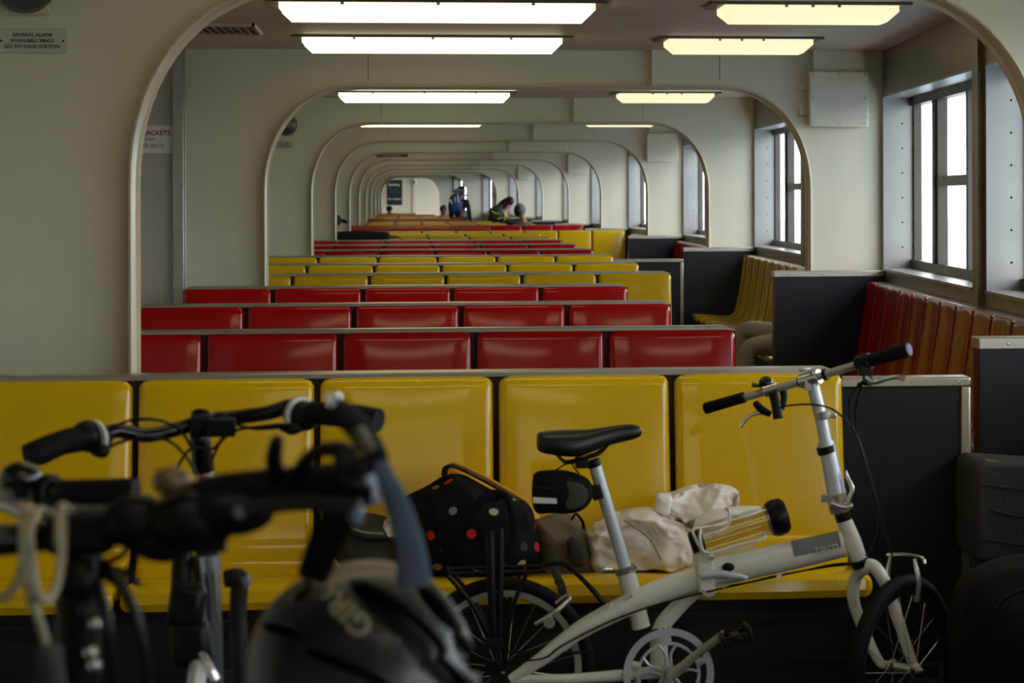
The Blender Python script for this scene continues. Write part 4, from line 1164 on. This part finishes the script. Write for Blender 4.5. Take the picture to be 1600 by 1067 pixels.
b = MB(); b.tube(P((350, 905, 4.0), (372, 903, 4.0), (378, 918, 4.0)), [.014, .017, .017], seg=14); b.tube(P((374, 912, 4.0), (372, 960, 4.0), (374, 1000, 4.0), (376, 1100, 4.0)), [.015, .014, .0135, .014], seg=14); b.build('pump', M_dkmetal, A)
b = MB(); b.tube(P((315, 1020, 3.98), (325, 1040, 3.97), (336, 1062, 3.97)), [.006, .008, .010], seg=12); b.build('quick_release', M_chrome, A)
cables(A, [((168, 672, 4.03), (200, 658, 4.0), (235, 655, 4.0), (265, 662, 4.02), (285, 676, 4.04), (300, 700, 4.06)),
           ((168, 700, 4.03), (190, 690, 4.0), (225, 683, 4.0), (262, 688, 4.02), (290, 712, 4.04), (308, 742, 4.05)),
           ((450, 662, 4.04), (410, 666, 4.03), (370, 672, 4.03), (345, 690, 4.04), (330, 720, 4.05)),
           ((350, 682, 4.05), (330, 702, 4.04), (300, 700, 4.04), (280, 725, 4.05), (276, 745, 4.05)),
           ((440, 668, 4.05), (400, 670, 4.06), (365, 662, 4.07))], .0026, M_black)
b = MB(); b.tube(P((148, 703, 4.01), (160, 705, 4.0), (170, 700, 4.0)), [.010, .012, .006], seg=12); b.build('cable_stop', M_black, A)
b = MB(); b.tube(P((440, 668, 4.04), (455, 670, 4.03), (470, 668, 4.03)), [.006, .011, .008], seg=12); b.build('cable_stop', M_black, A)
b = MB(); b.tube(P((512, 636, 3.99), (522, 626, 3.98), (531, 618, 3.97)), [.007, .009, .009], seg=10); b.build('bell_striker', M_decal, A)

# B: nearest bicycle, wide black bar
cb = U(128, 828, 2.32)
BK, hi, lo = dark_bike('nearest black bicycle with cream brake cables, at the left', cb.x, 2.24)
seg(P((-300, 872, 2.2), (-60, 850, 2.26), (60, 838, 2.3), (128, 828, 2.32), (205, 822, 2.31), (265, 800, 2.3), (320, 782, 2.28), (420, 766, 2.24), (540, 756, 2.2), (588, 752, 2.18)), .0150, M_gloss, 'handlebar', BK, 18)
b = MB(); b.tube(P((300, 786, 2.27), (345, 772, 2.26), (430, 762, 2.235), (550, 753, 2.195)), [.0185, .019, .0185, .019], seg=20); b.build('grip', M_rubber, BK)
b = MB(); b.tube(P((548, 753, 2.19), (584, 750, 2.18)), [.0235, .0225], seg=24); gb = b.build('bar_end_clamp', M_black, BK)
b = MB(); b.tube(P((583, 750, 2.18), (592, 749, 2.177)), [.023, .020], seg=24); b.build('end_cap', M_webgrey, gb)
b = MB(); b.tube(P((-310, 874, 2.2), (-180, 862, 2.23)), .018, seg=16); b.build('grip', M_rubber, BK)
seg([U(128, 815, 2.31), U(126, 870, 2.30), U(122, 940, 2.30), U(122, 1000, 2.3), hi], [.022, .021, .022, .02, .019], M_black, 'stem', BK, 18)
b = MB(); b.obox(U(128, 828, 2.29), (.062, .05, .042)); b.tube(P((95, 905, 2.27), (150, 905, 2.27)), .020); b.build('stem_clamp', M_black, BK, bevel=.008)
for q in ((150, 975), (142, 1020), (148, 1040), (122, 908)):
    b = MB(); b.ell(U(q[0], q[1], 2.26), (.007, .005, .006)); b.build('bolt', M_chrome, BK)
b = MB(); b.ell(U(215, 815, 2.27), (.036, .03, .026)); b.ell(U(255, 842, 2.27), (.030, .028, .022)); b.ell(U(300, 815, 2.25), (.042, .03, .028)); b.ell(U(362, 800, 2.24), (.040, .025, .022)); b.obox(U(290, 848, 2.27), (.075, .03, .016))
b.build('gear_pod', M_black, BK)
b = MB(); b.ell(U(268, 752, 2.24), (.018, .018, .014)); b.tube(P((255, 775, 2.25), (285, 772, 2.25)), .012); b.build('bell', M_brown, BK)
b = MB(); b.tube(P((372, 802, 2.2), (420, 790, 2.17), (480, 786, 2.14), (545, 794, 2.12), (556, 796, 2.12)), [.008, .0065, .006, .007, .010], seg=12, flat=(1.2, .8)); b.build('brake_lever', M_dkmetal, BK)
b = MB(); b.ell(U(555, 800, 2.12), (.008, .008, .012)); b.build('lever_tip', M_webgrey, BK)
b = MB(); b.ell(U(374, 802, 2.19), (.006, .005, .006)); b.build('bolt', M_webgrey, BK)
cables(BK, [((52, 800, 2.27), (42, 795, 2.22), (36, 830, 2.18), (38, 880, 2.17), (48, 930, 2.17), (66, 985, 2.18), (74, 1016, 2.2)),
            ((84, 806, 2.27), (60, 798, 2.2), (46, 830, 2.15), (50, 880, 2.15), (56, 920, 2.15), (70, 938, 2.16), (86, 920, 2.18), (96, 870, 2.2), (98, 810, 2.24)),
            ((110, 800, 2.26), (96, 792, 2.22), (92, 830, 2.2), (94, 868, 2.2)),
            ((-20, 935, 2.2), (10, 930, 2.2), (26, 912, 2.2), (36, 880, 2.2))], .0042, M_cable, 'brake_cable')
b = MB(); b.tube(P((74, 1014, 2.2), (76, 1030, 2.2), (84, 1100, 2.22)), [.014, .013, .015], seg=12); b.build('cable_housing', M_greyfab, BK)
cables(BK, [((158, 880, 2.27), (180, 900, 2.25), (205, 945, 2.24), (222, 1000, 2.24), (236, 1090, 2.25)),
            ((150, 905, 2.27), (165, 960, 2.26), (172, 1010, 2.26), (174, 1090, 2.27))], .0055, M_black, 'gear_cable')
cables(BK, [((160, 880, 2.27), (190, 868, 2.26), (205, 850, 2.26)), ((155, 895, 2.28), (180, 910, 2.26), (196, 900, 2.26), (212, 870, 2.26), (210, 845, 2.26)),
            ((165, 885, 2.3), (200, 895, 2.3), (218, 915, 2.3)), ((55, 850, 2.28), (80, 858, 2.27), (96, 870, 2.27))], .003, M_black, 'thin_cable')
# bar end horn
b = MB(); b.tube(P((438, 752, 2.22), (428, 720, 2.2), (432, 692, 2.19), (440, 682, 2.19)), [.009, .008, .007, .004], seg=10); b.build('mirror_stalk', M_black, BK)
b = MB(); b.tube(P((462, 752, 2.21), (476, 722, 2.19), (500, 704, 2.17), (530, 702, 2.16), (555, 716, 2.16)), [.007, .007, .006, .008, .010], seg=10); b.build('bar_horn', M_black, BK)

# C: silver bar with a bell, far left
cc = U(-150, 778, 3.05)
CK, hi, lo = dark_bike('grey bicycle with silver bar and black bell cut by the left frame edge', cc.x, 3.0)
seg(P((-440, 785, 3.0), (-150, 776, 3.05), (0, 772, 3.04), (205, 768, 3.0)), .0115, M_alloy, 'handlebar', CK, 16)
b = MB(); b.tube(P((84, 771, 3.02), (110, 770, 3.02), (212, 767, 3.0)), [.018, .0165, .0165], seg=18); b.build('grip', M_rubber, CK)
b = MB(); b.tube(P((-450, 786, 3.0), (-300, 780, 3.0)), .0165, seg=18); b.build('grip', M_rubber, CK)
b = MB(); b.tube(P((68, 771, 3.03), (86, 771, 3.02)), .024, seg=20); b.obox(U(80, 790, 3.02), (.02, .03, .035)); b.build('lever_mount', M_black, CK, bevel=.004)
seg([U(-150, 776, 3.05), U(-148, 860, 3.06), hi], [.018, .016, .018], M_alloy, 'stem', CK, 16)
b = MB(); b.lathe(U(32, 762, 3.02), (0, 0, 1), [(.008, -.012), (.010, 0), (.022, .002), (.0255, .008), (.0255, .016), (.020, .026), (.010, .031), (.001, .032)], 28); b.build('bell', M_gloss, CK)
b = MB(); b.tube(P((84, 800, 2.99), (110, 797, 2.97), (145, 800, 2.95)), [.008, .007, .008], seg=12); b.tube(P((-30, 785, 3.0), (10, 790, 2.98), (36, 802, 2.97)), .008); b.build('brake_lever', M_chrome, CK)

# ------------------------------------------------------------------ helmet hanging from the bar end
HC = U(563, 1042, 2.36)
HRAD = (.113, .135, .086)
HROT = Matrix.Rotation(math.radians(-9), 3, 'Y') @ Matrix.Rotation(math.radians(12), 3, 'X')
def hproj(p):
    d = CAMROT.transposed() @ (p - CAMPOS)
    return PPX + F * d.x / -d.z, PPY - F * d.y / -d.z
vents = [(622, 965, 95, 25, 38), (684, 945, 58, 17, 50), (690, 1050, 85, 18, 40), (728, 1018, 42, 13, 62), (535, 1040, 70, 11, 22), (470, 925, 24, 9, -40), (440, 985, 34, 11, 15), (600, 1075, 70, 12, 30)]
def invent(p):
    x, y = hproj(p)
    for (cx, cy, a, b_, an) in vents:
        t_ = math.radians(an); dx, dy = x - cx, y - cy
        u_ = dx * math.cos(t_) + dy * math.sin(t_); w_ = -dx * math.sin(t_) + dy * math.cos(t_)
        if (u_ / a) ** 2 + (w_ / b_) ** 2 < 1: return True
    return False
def hshell(name, k, m_, parent, holes, solid=0):
    b = MB(); NU, NV = 200, 90
    vs = []
    for i in range(NV + 1):
        th = PI * .62 * i / NV
        row = []
        for j in range(NU):
            ph = 2 * PI * j / NU
            sg = lambda v, e: math.copysign(abs(v) ** e, v)
            x = sg(math.sin(th), .82) * math.cos(ph); y = sg(math.sin(th), .82) * math.sin(ph); z = sg(math.cos(th), .82)
            s = 1 + .018 * math.sin(9 * math.atan2(x, 1.2)) * math.sin(th)
            row.append(HC + HROT @ V((x * HRAD[0] * k * s, y * HRAD[1] * k * s, z * HRAD[2] * 1.45 * k - .03)))
        vs.append(row)
    bv = {}
    def gv(i, j):
        j %= NU
        if i == 0: j = 0
        if (i, j) not in bv: bv[(i, j)] = b.v(vs[i][j])
        return bv[(i, j)]
    for i in range(NV):
        for j in range(NU):
            if holes:
                c = (vs[i][j] + vs[i + 1][(j + 1) % NU]) / 2
                if (c - HC).y < .06 and invent(c): continue
            q = [gv(i, j), gv(i + 1, j), gv(i + 1, j + 1), gv(i, j + 1)]
            q = list(dict.fromkeys(q))
            if len(q) > 2: b.face(q)
    return b.build(name, m_, parent, solid=solid, ang=60)
H = thing('helmet', HC, 'dark vented cycle helmet hanging by straps from the nearest handlebar', 'helmet')
M_helmet = mat('helmet_shell', sr(24, 27, 31), .4, coat=.1, spec=.4, var=.1)
hs_ = hshell('shell', 1.0, M_helmet, H, True, .012)
hshell('liner', .84, M_black, H, False)
from mathutils.bvhtree import BVHTree
HBVH = BVHTree.FromPolygons([v_.co.copy() for v_ in hs_.data.vertices], [tuple(p_.vertices) for p_ in hs_.data.polygons])
def on_helmet(x, y, lift=.0015):
    dr = (U(x, y, 2.3) - CAMPOS).normalized()
    hit = HBVH.ray_cast(CAMPOS - HC, dr)
    if hit[0] is not None: return HC + hit[0] - dr * .0012
    p0 = HROT.transposed() @ (CAMPOS - HC); d = HROT.transposed() @ (U(x, y, 2.3) - CAMPOS).normalized()
    p0 = p0 + V((0, 0, .03))
    S3 = V((1 / HRAD[0], 1 / HRAD[1], 1 / (HRAD[2] * 1.45)))
    o = V((p0.x * S3.x, p0.y * S3.y, p0.z * S3.z)); e = V((d.x * S3.x, d.y * S3.y, d.z * S3.z))
    A_, B_, C_ = e.dot(e), 2 * o.dot(e), o.dot(o) - 1.03
    D_ = B_ * B_ - 4 * A_ * C_
    t_ = (-B_ - math.sqrt(max(0, D_))) / (2 * A_)
    return CAMPOS + (U(x, y, 2.3) - CAMPOS).normalized() * (t_ - lift)
def warp_giro(co):
    k = 1.0
    an = math.radians(225)
    x = 533 + (co.x * math.cos(an) - -co.y * math.sin(an)) * k
    y = 945 + (co.x * math.sin(an) + -co.y * math.cos(an)) * k
    return on_helmet(x, y)
text_mesh('maker_lettering', 'GIRO', 50, Matrix.Identity(4), M_cable, H, depth=0, warp=warp_giro, bold=True)
def band(pts, w, th, m_, name, parent, up=(0, -1, 0)):
    b = MB(); b.tube(P(*pts), w, seg=12, n=8, flat=(th, 1), up=up); return b.build(name, m_, parent)
band([(648, 915, 2.29), (640, 850, 2.25), (622, 790, 2.2), (605, 750, 2.14), (594, 720, 2.12)], [.017, .0135, .011, .009, .006], .18, M_webgrey, 'chin_strap', H)
band([(488, 903, 2.32), (503, 862, 2.24), (528, 810, 2.2), (548, 775, 2.17), (556, 755, 2.14)], [.015, .016, .016, .017, .016], .2, M_webbing, 'chin_strap', H)
band([(596, 735, 2.13), (588, 712, 2.12), (562, 672, 2.11), (535, 645, 2.10), (512, 630, 2.10)], [.006, .010, .012, .011, .007], .3, M_webbing, 'strap_loop', H)
band([(578, 705, 2.10), (568, 690, 2.095), (556, 670, 2.09)], [.006, .007, .006], .3, M_brown, 'strap_pad', H)
band([(560, 745, 2.13), (545, 725, 2.13), (530, 712, 2.13), (548, 735, 2.12), (580, 722, 2.12)], [.010, .009, .006, .008, .010], .3, M_webbing, 'strap_tail', H)
b = MB(); b.tube(P((512, 628, 2.1), (522, 622, 2.1)), .006); b.build('buckle', M_decal, H)

# ------------------------------------------------------------------ people
def skin(name, nodes, edges, m_, parent, sub=2):
    names = list(nodes)
    me = bpy.data.meshes.new(name)
    me.from_pydata([tuple(nodes[k][0]) for k in names], [(names.index(a), names.index(b)) for a, b in edges], [])
    o = bpy.data.objects.new(name, me); COL.objects.link(o)
    md = o.modifiers.new('skin', 'SKIN'); md.use_smooth_shade = True
    for i, k in enumerate(names):
        r = nodes[k][1]
        me.skin_vertices[0].data[i].radius = (r, r) if not isinstance(r, tuple) else r
        me.skin_vertices[0].data[i].use_root = (i == 0)
    s = o.modifiers.new('sub', 'SUBSURF'); s.levels = sub; s.render_levels = sub
    bpy.context.view_layer.update()
    new = bpy.data.meshes.new_from_object(o.evaluated_get(bpy.context.evaluated_depsgraph_get()))
    bpy.data.objects.remove(o)
    org = ORG.get(parent.name, V((0, 0, 0)))
    for vv in new.vertices: vv.co -= org
    new.materials.clear(); new.materials.append(m_)
    new.polygons.foreach_set('use_smooth', [True] * len(new.polygons))
    o = bpy.data.objects.new(name, new); COL.objects.link(o); o.parent = parent
    return o
def hand_nodes(N, E, pre, wrist, d, palm_n, size=1.0, curl=.3):
    """palm, four bent fingers and a thumb leaving its side; d = pointing direction, palm_n = back of the hand"""
    d = d.normalized(); s = d.cross(palm_n).normalized(); pn = s.cross(d)
    N[pre + 'palm'] = (wrist + d * .05 * size, .022 * size); E.append((pre + 'wr', pre + 'palm'))
    for i, (off, ln) in enumerate(((-.030, .070), (-.010, .080), (.010, .075), (.030, .058))):
        k0 = wrist + d * .09 * size + s * off * size
        k1 = k0 + (d - pn * curl) * ln * .5 * size; k2 = k1 + (d * .8 - pn * (curl + .3)) * ln * .5 * size
        N[pre + 'f%da' % i] = (k0, .0095 * size); N[pre + 'f%db' % i] = (k1, .0085 * size); N[pre + 'f%dc' % i] = (k2, .007 * size)
        E += [(pre + 'palm', pre + 'f%da' % i), (pre + 'f%da' % i, pre + 'f%db' % i), (pre + 'f%db' % i, pre + 'f%dc' % i)]
    t1 = wrist + d * .035 * size - s * .04 * size - pn * .01; t2 = t1 + (d - s * .5) * .035 * size
    N[pre + 't1'] = (t1, .011 * size); N[pre + 't2'] = (t2, .009 * size); E += [(pre + 'palm', pre + 't1'), (pre + 't1', pre + 't2')]
def person(label, base, J, skin_m, top_m, leg_m, hair_m, facing_d, headgear=None, hair_long=False):
    """J: joints in world space"""
    t = thing('person', base, label, 'person')
    N = {}; E = []
    N['pelvis'] = (J['pelvis'], .12); N['waist'] = ((J['pelvis'] + J['chest']) / 2, .115); N['chest'] = (J['chest'], .13); N['neck'] = (J['neck'], .05)
    hd = (J['head'] - J['neck'])
    N['jaw'] = (J['neck'] + hd * .62, .066); N['head'] = (J['head'], .088); N['crown'] = (J['head'] + hd.normalized() * .05, .075)
    N['nose'] = (J['head'] + V(facing_d) * .098 - hd.normalized() * .03, .014)
    E += [('pelvis', 'waist'), ('waist', 'chest'), ('chest', 'neck'), ('neck', 'jaw'), ('jaw', 'head'), ('head', 'crown'), ('head', 'nose')]
    for s in ('L', 'R'):
        N[s + 'sh'] = (J[s + 'sh'], .055); N[s + 'el'] = (J[s + 'el'], .040); N[s + 'wr'] = (J[s + 'wr'], .027)
        E += [('chest', s + 'sh'), (s + 'sh', s + 'el'), (s + 'el', s + 'wr')]
        hand_nodes(N, E, s, J[s + 'wr'], J[s + 'wr'] - J[s + 'el'], V((0, 0, 1)) if abs((J[s + 'wr'] - J[s + 'el']).normalized().z) < .8 else V((1, 0, 0)))
        N[s + 'hip'] = (J[s + 'hip'], .085); N[s + 'kn'] = (J[s + 'kn'], .056); N[s + 'an'] = (J[s + 'an'], .04); N[s + 'to'] = (J[s + 'to'], .036)
        E += [('pelvis', s + 'hip'), (s + 'hip', s + 'kn'), (s + 'kn', s + 'an'), (s + 'an', s + 'to')]
    body = skin('body', N, E, skin_m, t, 1)
    g = .014
    Nj = {k: (N[k][0], N[k][1] + g) for k in ('chest', 'waist', 'pelvis', 'Lsh', 'Lel', 'Lwr', 'Rsh', 'Rel', 'Rwr')}
    if headgear == 'cap': Nj['Rel'] = (J['Rel'], .078); Nj['Rwr'] = (J['Rwr'], .068); Nj['Rsh'] = (J['Rsh'], .08)
    Nj['neck'] = (J['chest'] + (J['neck'] - J['chest']) * .75, .075)
    skin('jacket', Nj, [('chest', 'waist'), ('waist', 'pelvis'), ('chest', 'neck'), ('chest', 'Lsh'), ('Lsh', 'Lel'), ('Lel', 'Lwr'), ('chest', 'Rsh'), ('Rsh', 'Rel'), ('Rel', 'Rwr')], top_m, t, 2)
    Nt = {'pelvis': (J['pelvis'] - V((0, 0, .02)), .13)}
    Et = []
    for s in ('L', 'R'):
        for k in ('hip', 'kn', 'an'): Nt[s + k] = (J[s + k], N[s + k][1] + .014 + (.012 if k == 'an' else 0))
        Et += [('pelvis', s + 'hip'), (s + 'hip', s + 'kn'), (s + 'kn', s + 'an')]
    skin('trousers', Nt, Et, leg_m, t, 2)
    for s in ('L', 'R'):
        b = MB(); d = (J[s + 'to'] - J[s + 'an']); b.tube([J[s + 'an'] - V((0, 0, .02)), J[s + 'an'] + d * .6 - V((0, 0, .0)), J[s + 'to'] + d * .3], [.045, .045, .038], seg=12, flat=(.85, 1.0)); b.build('shoe', M_black, t)
    up = hd.normalized(); f = V(facing_d)
    if headgear == 'beanie':
        b = MB(); b.ell(J['head'] + up * .045, (.103, .108, .10)); b.build('beanie', hair_m, t)
    elif headgear == 'cap':
        b = MB(); b.ell(J['head'] + up * .05, (.10, .105, .085)); b.tube([J['head'] + f * .07 + up * .05, J['head'] + f * .13 + up * .04, J['head'] + f * .185 + up * .015], [.07, .065, .03], seg=12, flat=(.12, 1), up=up); b.build('cap', hair_m, t)
    elif headgear == 'hood':
        b = MB(); b.ell(J['head'] - f * .02 + up * .01, (.12, .125, .145)); b.build('hood', top_m, t)
        b = MB(); b.ell(J['head'] + f * .05 + up * .0, (.088, .088, .11)); b.build('hair', hair_m, t)
    else:
        b = MB(); b.ell(J['head'] + up * .035 - f * .022, (.098, .10, .10))
        if hair_long: b.tube([J['head'] + up * .04 - f * .05, J['head'] - f * .13 - up * .06, J['chest'] - f * .14 + up * .06, J['chest'] - f * .17 - up * .08], [.085, .085, .075, .04], seg=14)
        b.build('hair', hair_m, t)
    return t
def seated(x, y, f, zs=.45, lean=0.0, sp=.09):
    """joints of someone sitting at (x, y) on a seat, looking along f"""
    f = V(f).normalized(); r = V((f.y, -f.x, 0)); o = V((x, y, zs)); Z = V((0, 0, 1))
    J = {'pelvis': o + Z * .12, 'chest': o + Z * .50 + f * lean * .5, 'neck': o + Z * .64 + f * lean * .75, 'head': o + Z * .80 + f * (lean + .03)}
    for s, q in (('L', -1), ('R', 1)):
        J[s + 'sh'] = J['chest'] + r * q * .19 + Z * .04; J[s + 'el'] = J[s + 'sh'] + r * q * .04 - Z * .26 + f * .08; J[s + 'wr'] = J[s + 'el'] + f * .22 - Z * .04 - r * q * .06
        J[s + 'hip'] = o + Z * .09 + r * q * .09; J[s + 'kn'] = o + Z * .09 + f * .44 + r * q * sp; J[s + 'an'] = V((J[s + 'kn'].x, J[s + 'kn'].y, .09)) + f * .02; J[s + 'to'] = J[s + 'an'] + f * .15 - Z * .045
    return J

# knees in khaki behind the second partition
fx = V((-1, 0.0, 0)).normalized()
J = seated(2.86, 15.92, fx, .46)
for s_ in 'LR': J[s_ + 'el'] = J[s_ + 'sh'] + V((.02, 0, -.28)); J[s_ + 'wr'] = J[s_ + 'el'] + V((-.16, 0, -.08))
J['Rhip'] = V((2.62, 15.78, .57)); J['Lhip'] = V((2.62, 16.02, .57))
kn = U(1166, 541, 15.72); J['Lkn'] = V((kn.x, 15.70, kn.z)); J['Lhip'] = V((2.62, 15.80, .56)); J['Lan'] = V((kn.x - .02, 15.72, .10)); J['Lto'] = J['Lan'] + V((-.15, 0, -.05))
k2 = U(1158, 512, 16.2); J['Rkn'] = V((k2.x, 16.2, k2.z)); J['Rhip'] = V((2.62, 16.02, .57)); J['Ran'] = V((k2.x + .02, 16.2, .12)); J['Rto'] = J['Ran'] + V((-.15, 0, -.05))
person('seated person in khaki trousers, only the knees showing beside the dark partition', (2.66, 15.9, .45), J, M_skinl, M_greyj, M_khaki, M_hair, fx)

# man at the left with an arm along a bench back
f = V((0.95, 0.3, 0)).normalized()
x0 = U(519, 0, 30.6).x
J = seated(x0 - .06, 30.38, V((.1, 1, 0)), .45)
J['head'] = V((x0, 30.5, 1.215)); J['neck'] = V((x0 - .04, 30.45, 1.08))
sh = U(522, 370, 30.4); J['Rsh'] = sh; J['Rel'] = U(575, 370, 30.3); J['Rwr'] = U(610, 370, 30.2)
person('person in dark jacket and pointed cap, arm stretched along a red bench back', (x0 - .06, 30.95, .45), J, M_skin, M_dark, M_denim, M_dark, f, 'cap')

def standing(x, y, f, h=1.8):
    f = V(f).normalized(); r = V((f.y, -f.x, 0)); k = h / 1.75; Z = V((0, 0, k)); o = V((x, y, 0))
    J = {'pelvis': o + Z * .95, 'chest': o + Z * 1.30, 'neck': o + Z * 1.46 + f * .02, 'head': o + Z * 1.60 + f * .05}
    for s, q in (('L', -1), ('R', 1)):
        J[s + 'sh'] = J['chest'] + r * q * .19 + Z * .07; J[s + 'el'] = J[s + 'sh'] + r * q * .06 - Z * .28; J[s + 'wr'] = J[s + 'el'] - Z * .24 + f * .08
        J[s + 'hip'] = o + Z * .90 + r * q * .09; J[s + 'kn'] = o + Z * .50 + r * q * .10 + f * .02; J[s + 'an'] = o + Z * .09 + r * q * .10; J[s + 'to'] = J[s + 'an'] + f * .15 - V((0, 0, .04))
    return J
q = U(719, 300, 59.9)
J = standing(q.x, 59.9, (.5, 1, 0), 1.86)
person('standing person in dark coat and black beanie wearing the blue backpack', (q.x, 59.9, 0), J, M_skin, M_dark, M_dark, M_hair, V((.45, .89, 0)), 'beanie')
q = U(708, 319, 59.7)
t = thing('backpack', (q.x, 59.68, 1.1), 'blue backpack with pale straps worn by the standing person', 'backpack')
b = MB(); b.pillow([U(x, y, 59.65) for (x, y) in ((700, 322), (703, 308), (712, 303), (720, 308), (720, 325), (712, 332), (702, 331))], .12, rings=10); b.build('body', M_blue, t, ang=180)
b = MB(); b.tube([U(x, y, 59.51) for (x, y) in ((711, 308), (711, 316))], .014); b.tube([U(x, y, 59.51) for (x, y) in ((715, 306), (716, 316))], .014); b.tube([U(x, y, 59.51) for (x, y) in ((702, 316), (704, 312), (706, 319))], .014); b.build('strap', M_decal, t)
b = MB(); b.tube([U(x, y, 59.75) for (x, y) in ((709, 302), (716, 298), (726, 302))], .06, seg=12)
tag(b.build('scarf', M_greyj), 'pale grey scarf round the neck of the standing person', 'scarf')
# leaning woman and hooded person by the windows
q = U(797, 322, 50.0)
J = seated(q.x - .38, 50.2, (1, 0, 0), .62, .25)
J['head'] = V((q.x, 50.1, U(0, 319, 50).z)); J['neck'] = J['head'] + V((-.09, 0, -.16)); J['chest'] = J['neck'] + V((-.14, 0, -.14))
for s, k in (('L', .17), ('R', -.17)):
    J[s + 'sh'] = J['chest'] + V((0.02, k, .02)); J[s + 'el'] = J[s + 'sh'] + V((.22, 0, -.16)); J[s + 'wr'] = J[s + 'el'] + V((.2, 0, .02))
person('long-haired person in black leaning forward towards the hooded passenger', (q.x - .38, 50.2, .45), J, M_skinl, M_dark, M_denim, M_hair, V((1, 0, 0)), None, True)
t = thing('backpack', U(780, 345, 49.8), 'grey backpack with neon yellow bands beside the leaning woman', 'backpack')
b = MB(); b.pillow([U(x, y, 49.75) for (x, y) in ((766, 338), (764, 330), (770, 323), (783, 321), (786, 330), (780, 343), (768, 345))], .13, rings=10, wr=.01); b.build('body', M_greyfab, t, ang=180)
b = MB(); b.tube([U(x, y, 49.6) for (x, y) in ((768, 330), (774, 333), (780, 333))], .013); b.tube([U(x, y, 49.6) for (x, y) in ((777, 342), (788, 340), (797, 338))], .013); b.tube([U(x, y, 49.6) for (x, y) in ((787, 345), (792, 339))], .013); b.build('neon_strap', M_neon, t)
q = U(815, 332, 48.3)
J = seated(q.x + .06, 48.3, (-.3, -1, 0), .42, .1)
J['head'] = V((q.x - .05, 48.2, U(0, 332, 48.2).z)); J['neck'] = J['head'] + V((.06, 0, -.15))
person('hunched passenger in a grey hooded top facing the leaning woman', (q.x + .06, 48.3, .45), J, M_skin, M_greyj, M_denim, M_hair, V((-.5, -.85, 0)), 'hood')
# two more heads far down the cabin
q = U(693, 328, 65); J = seated(q.x, 65.2, (.1, -1, 0), .42)
J['head'].z = q.z
person('distant seated passenger facing us, left of the blue backpack', (q.x, 65.2, .45), J, M_skin, M_maroon, M_denim, M_hair, V((.1, -1, 0)))
q = U(608.5, 328, 77.2); J = seated(q.x, 76.75, (0, 1, 0), .45)
J['head'].z = q.z
person('farthest passenger seen from behind, dark head below the poster', (q.x, 76.75, .45), J, M_skin, M_dark, M_dark, M_hair, V((0, 1, 0)), 'beanie')
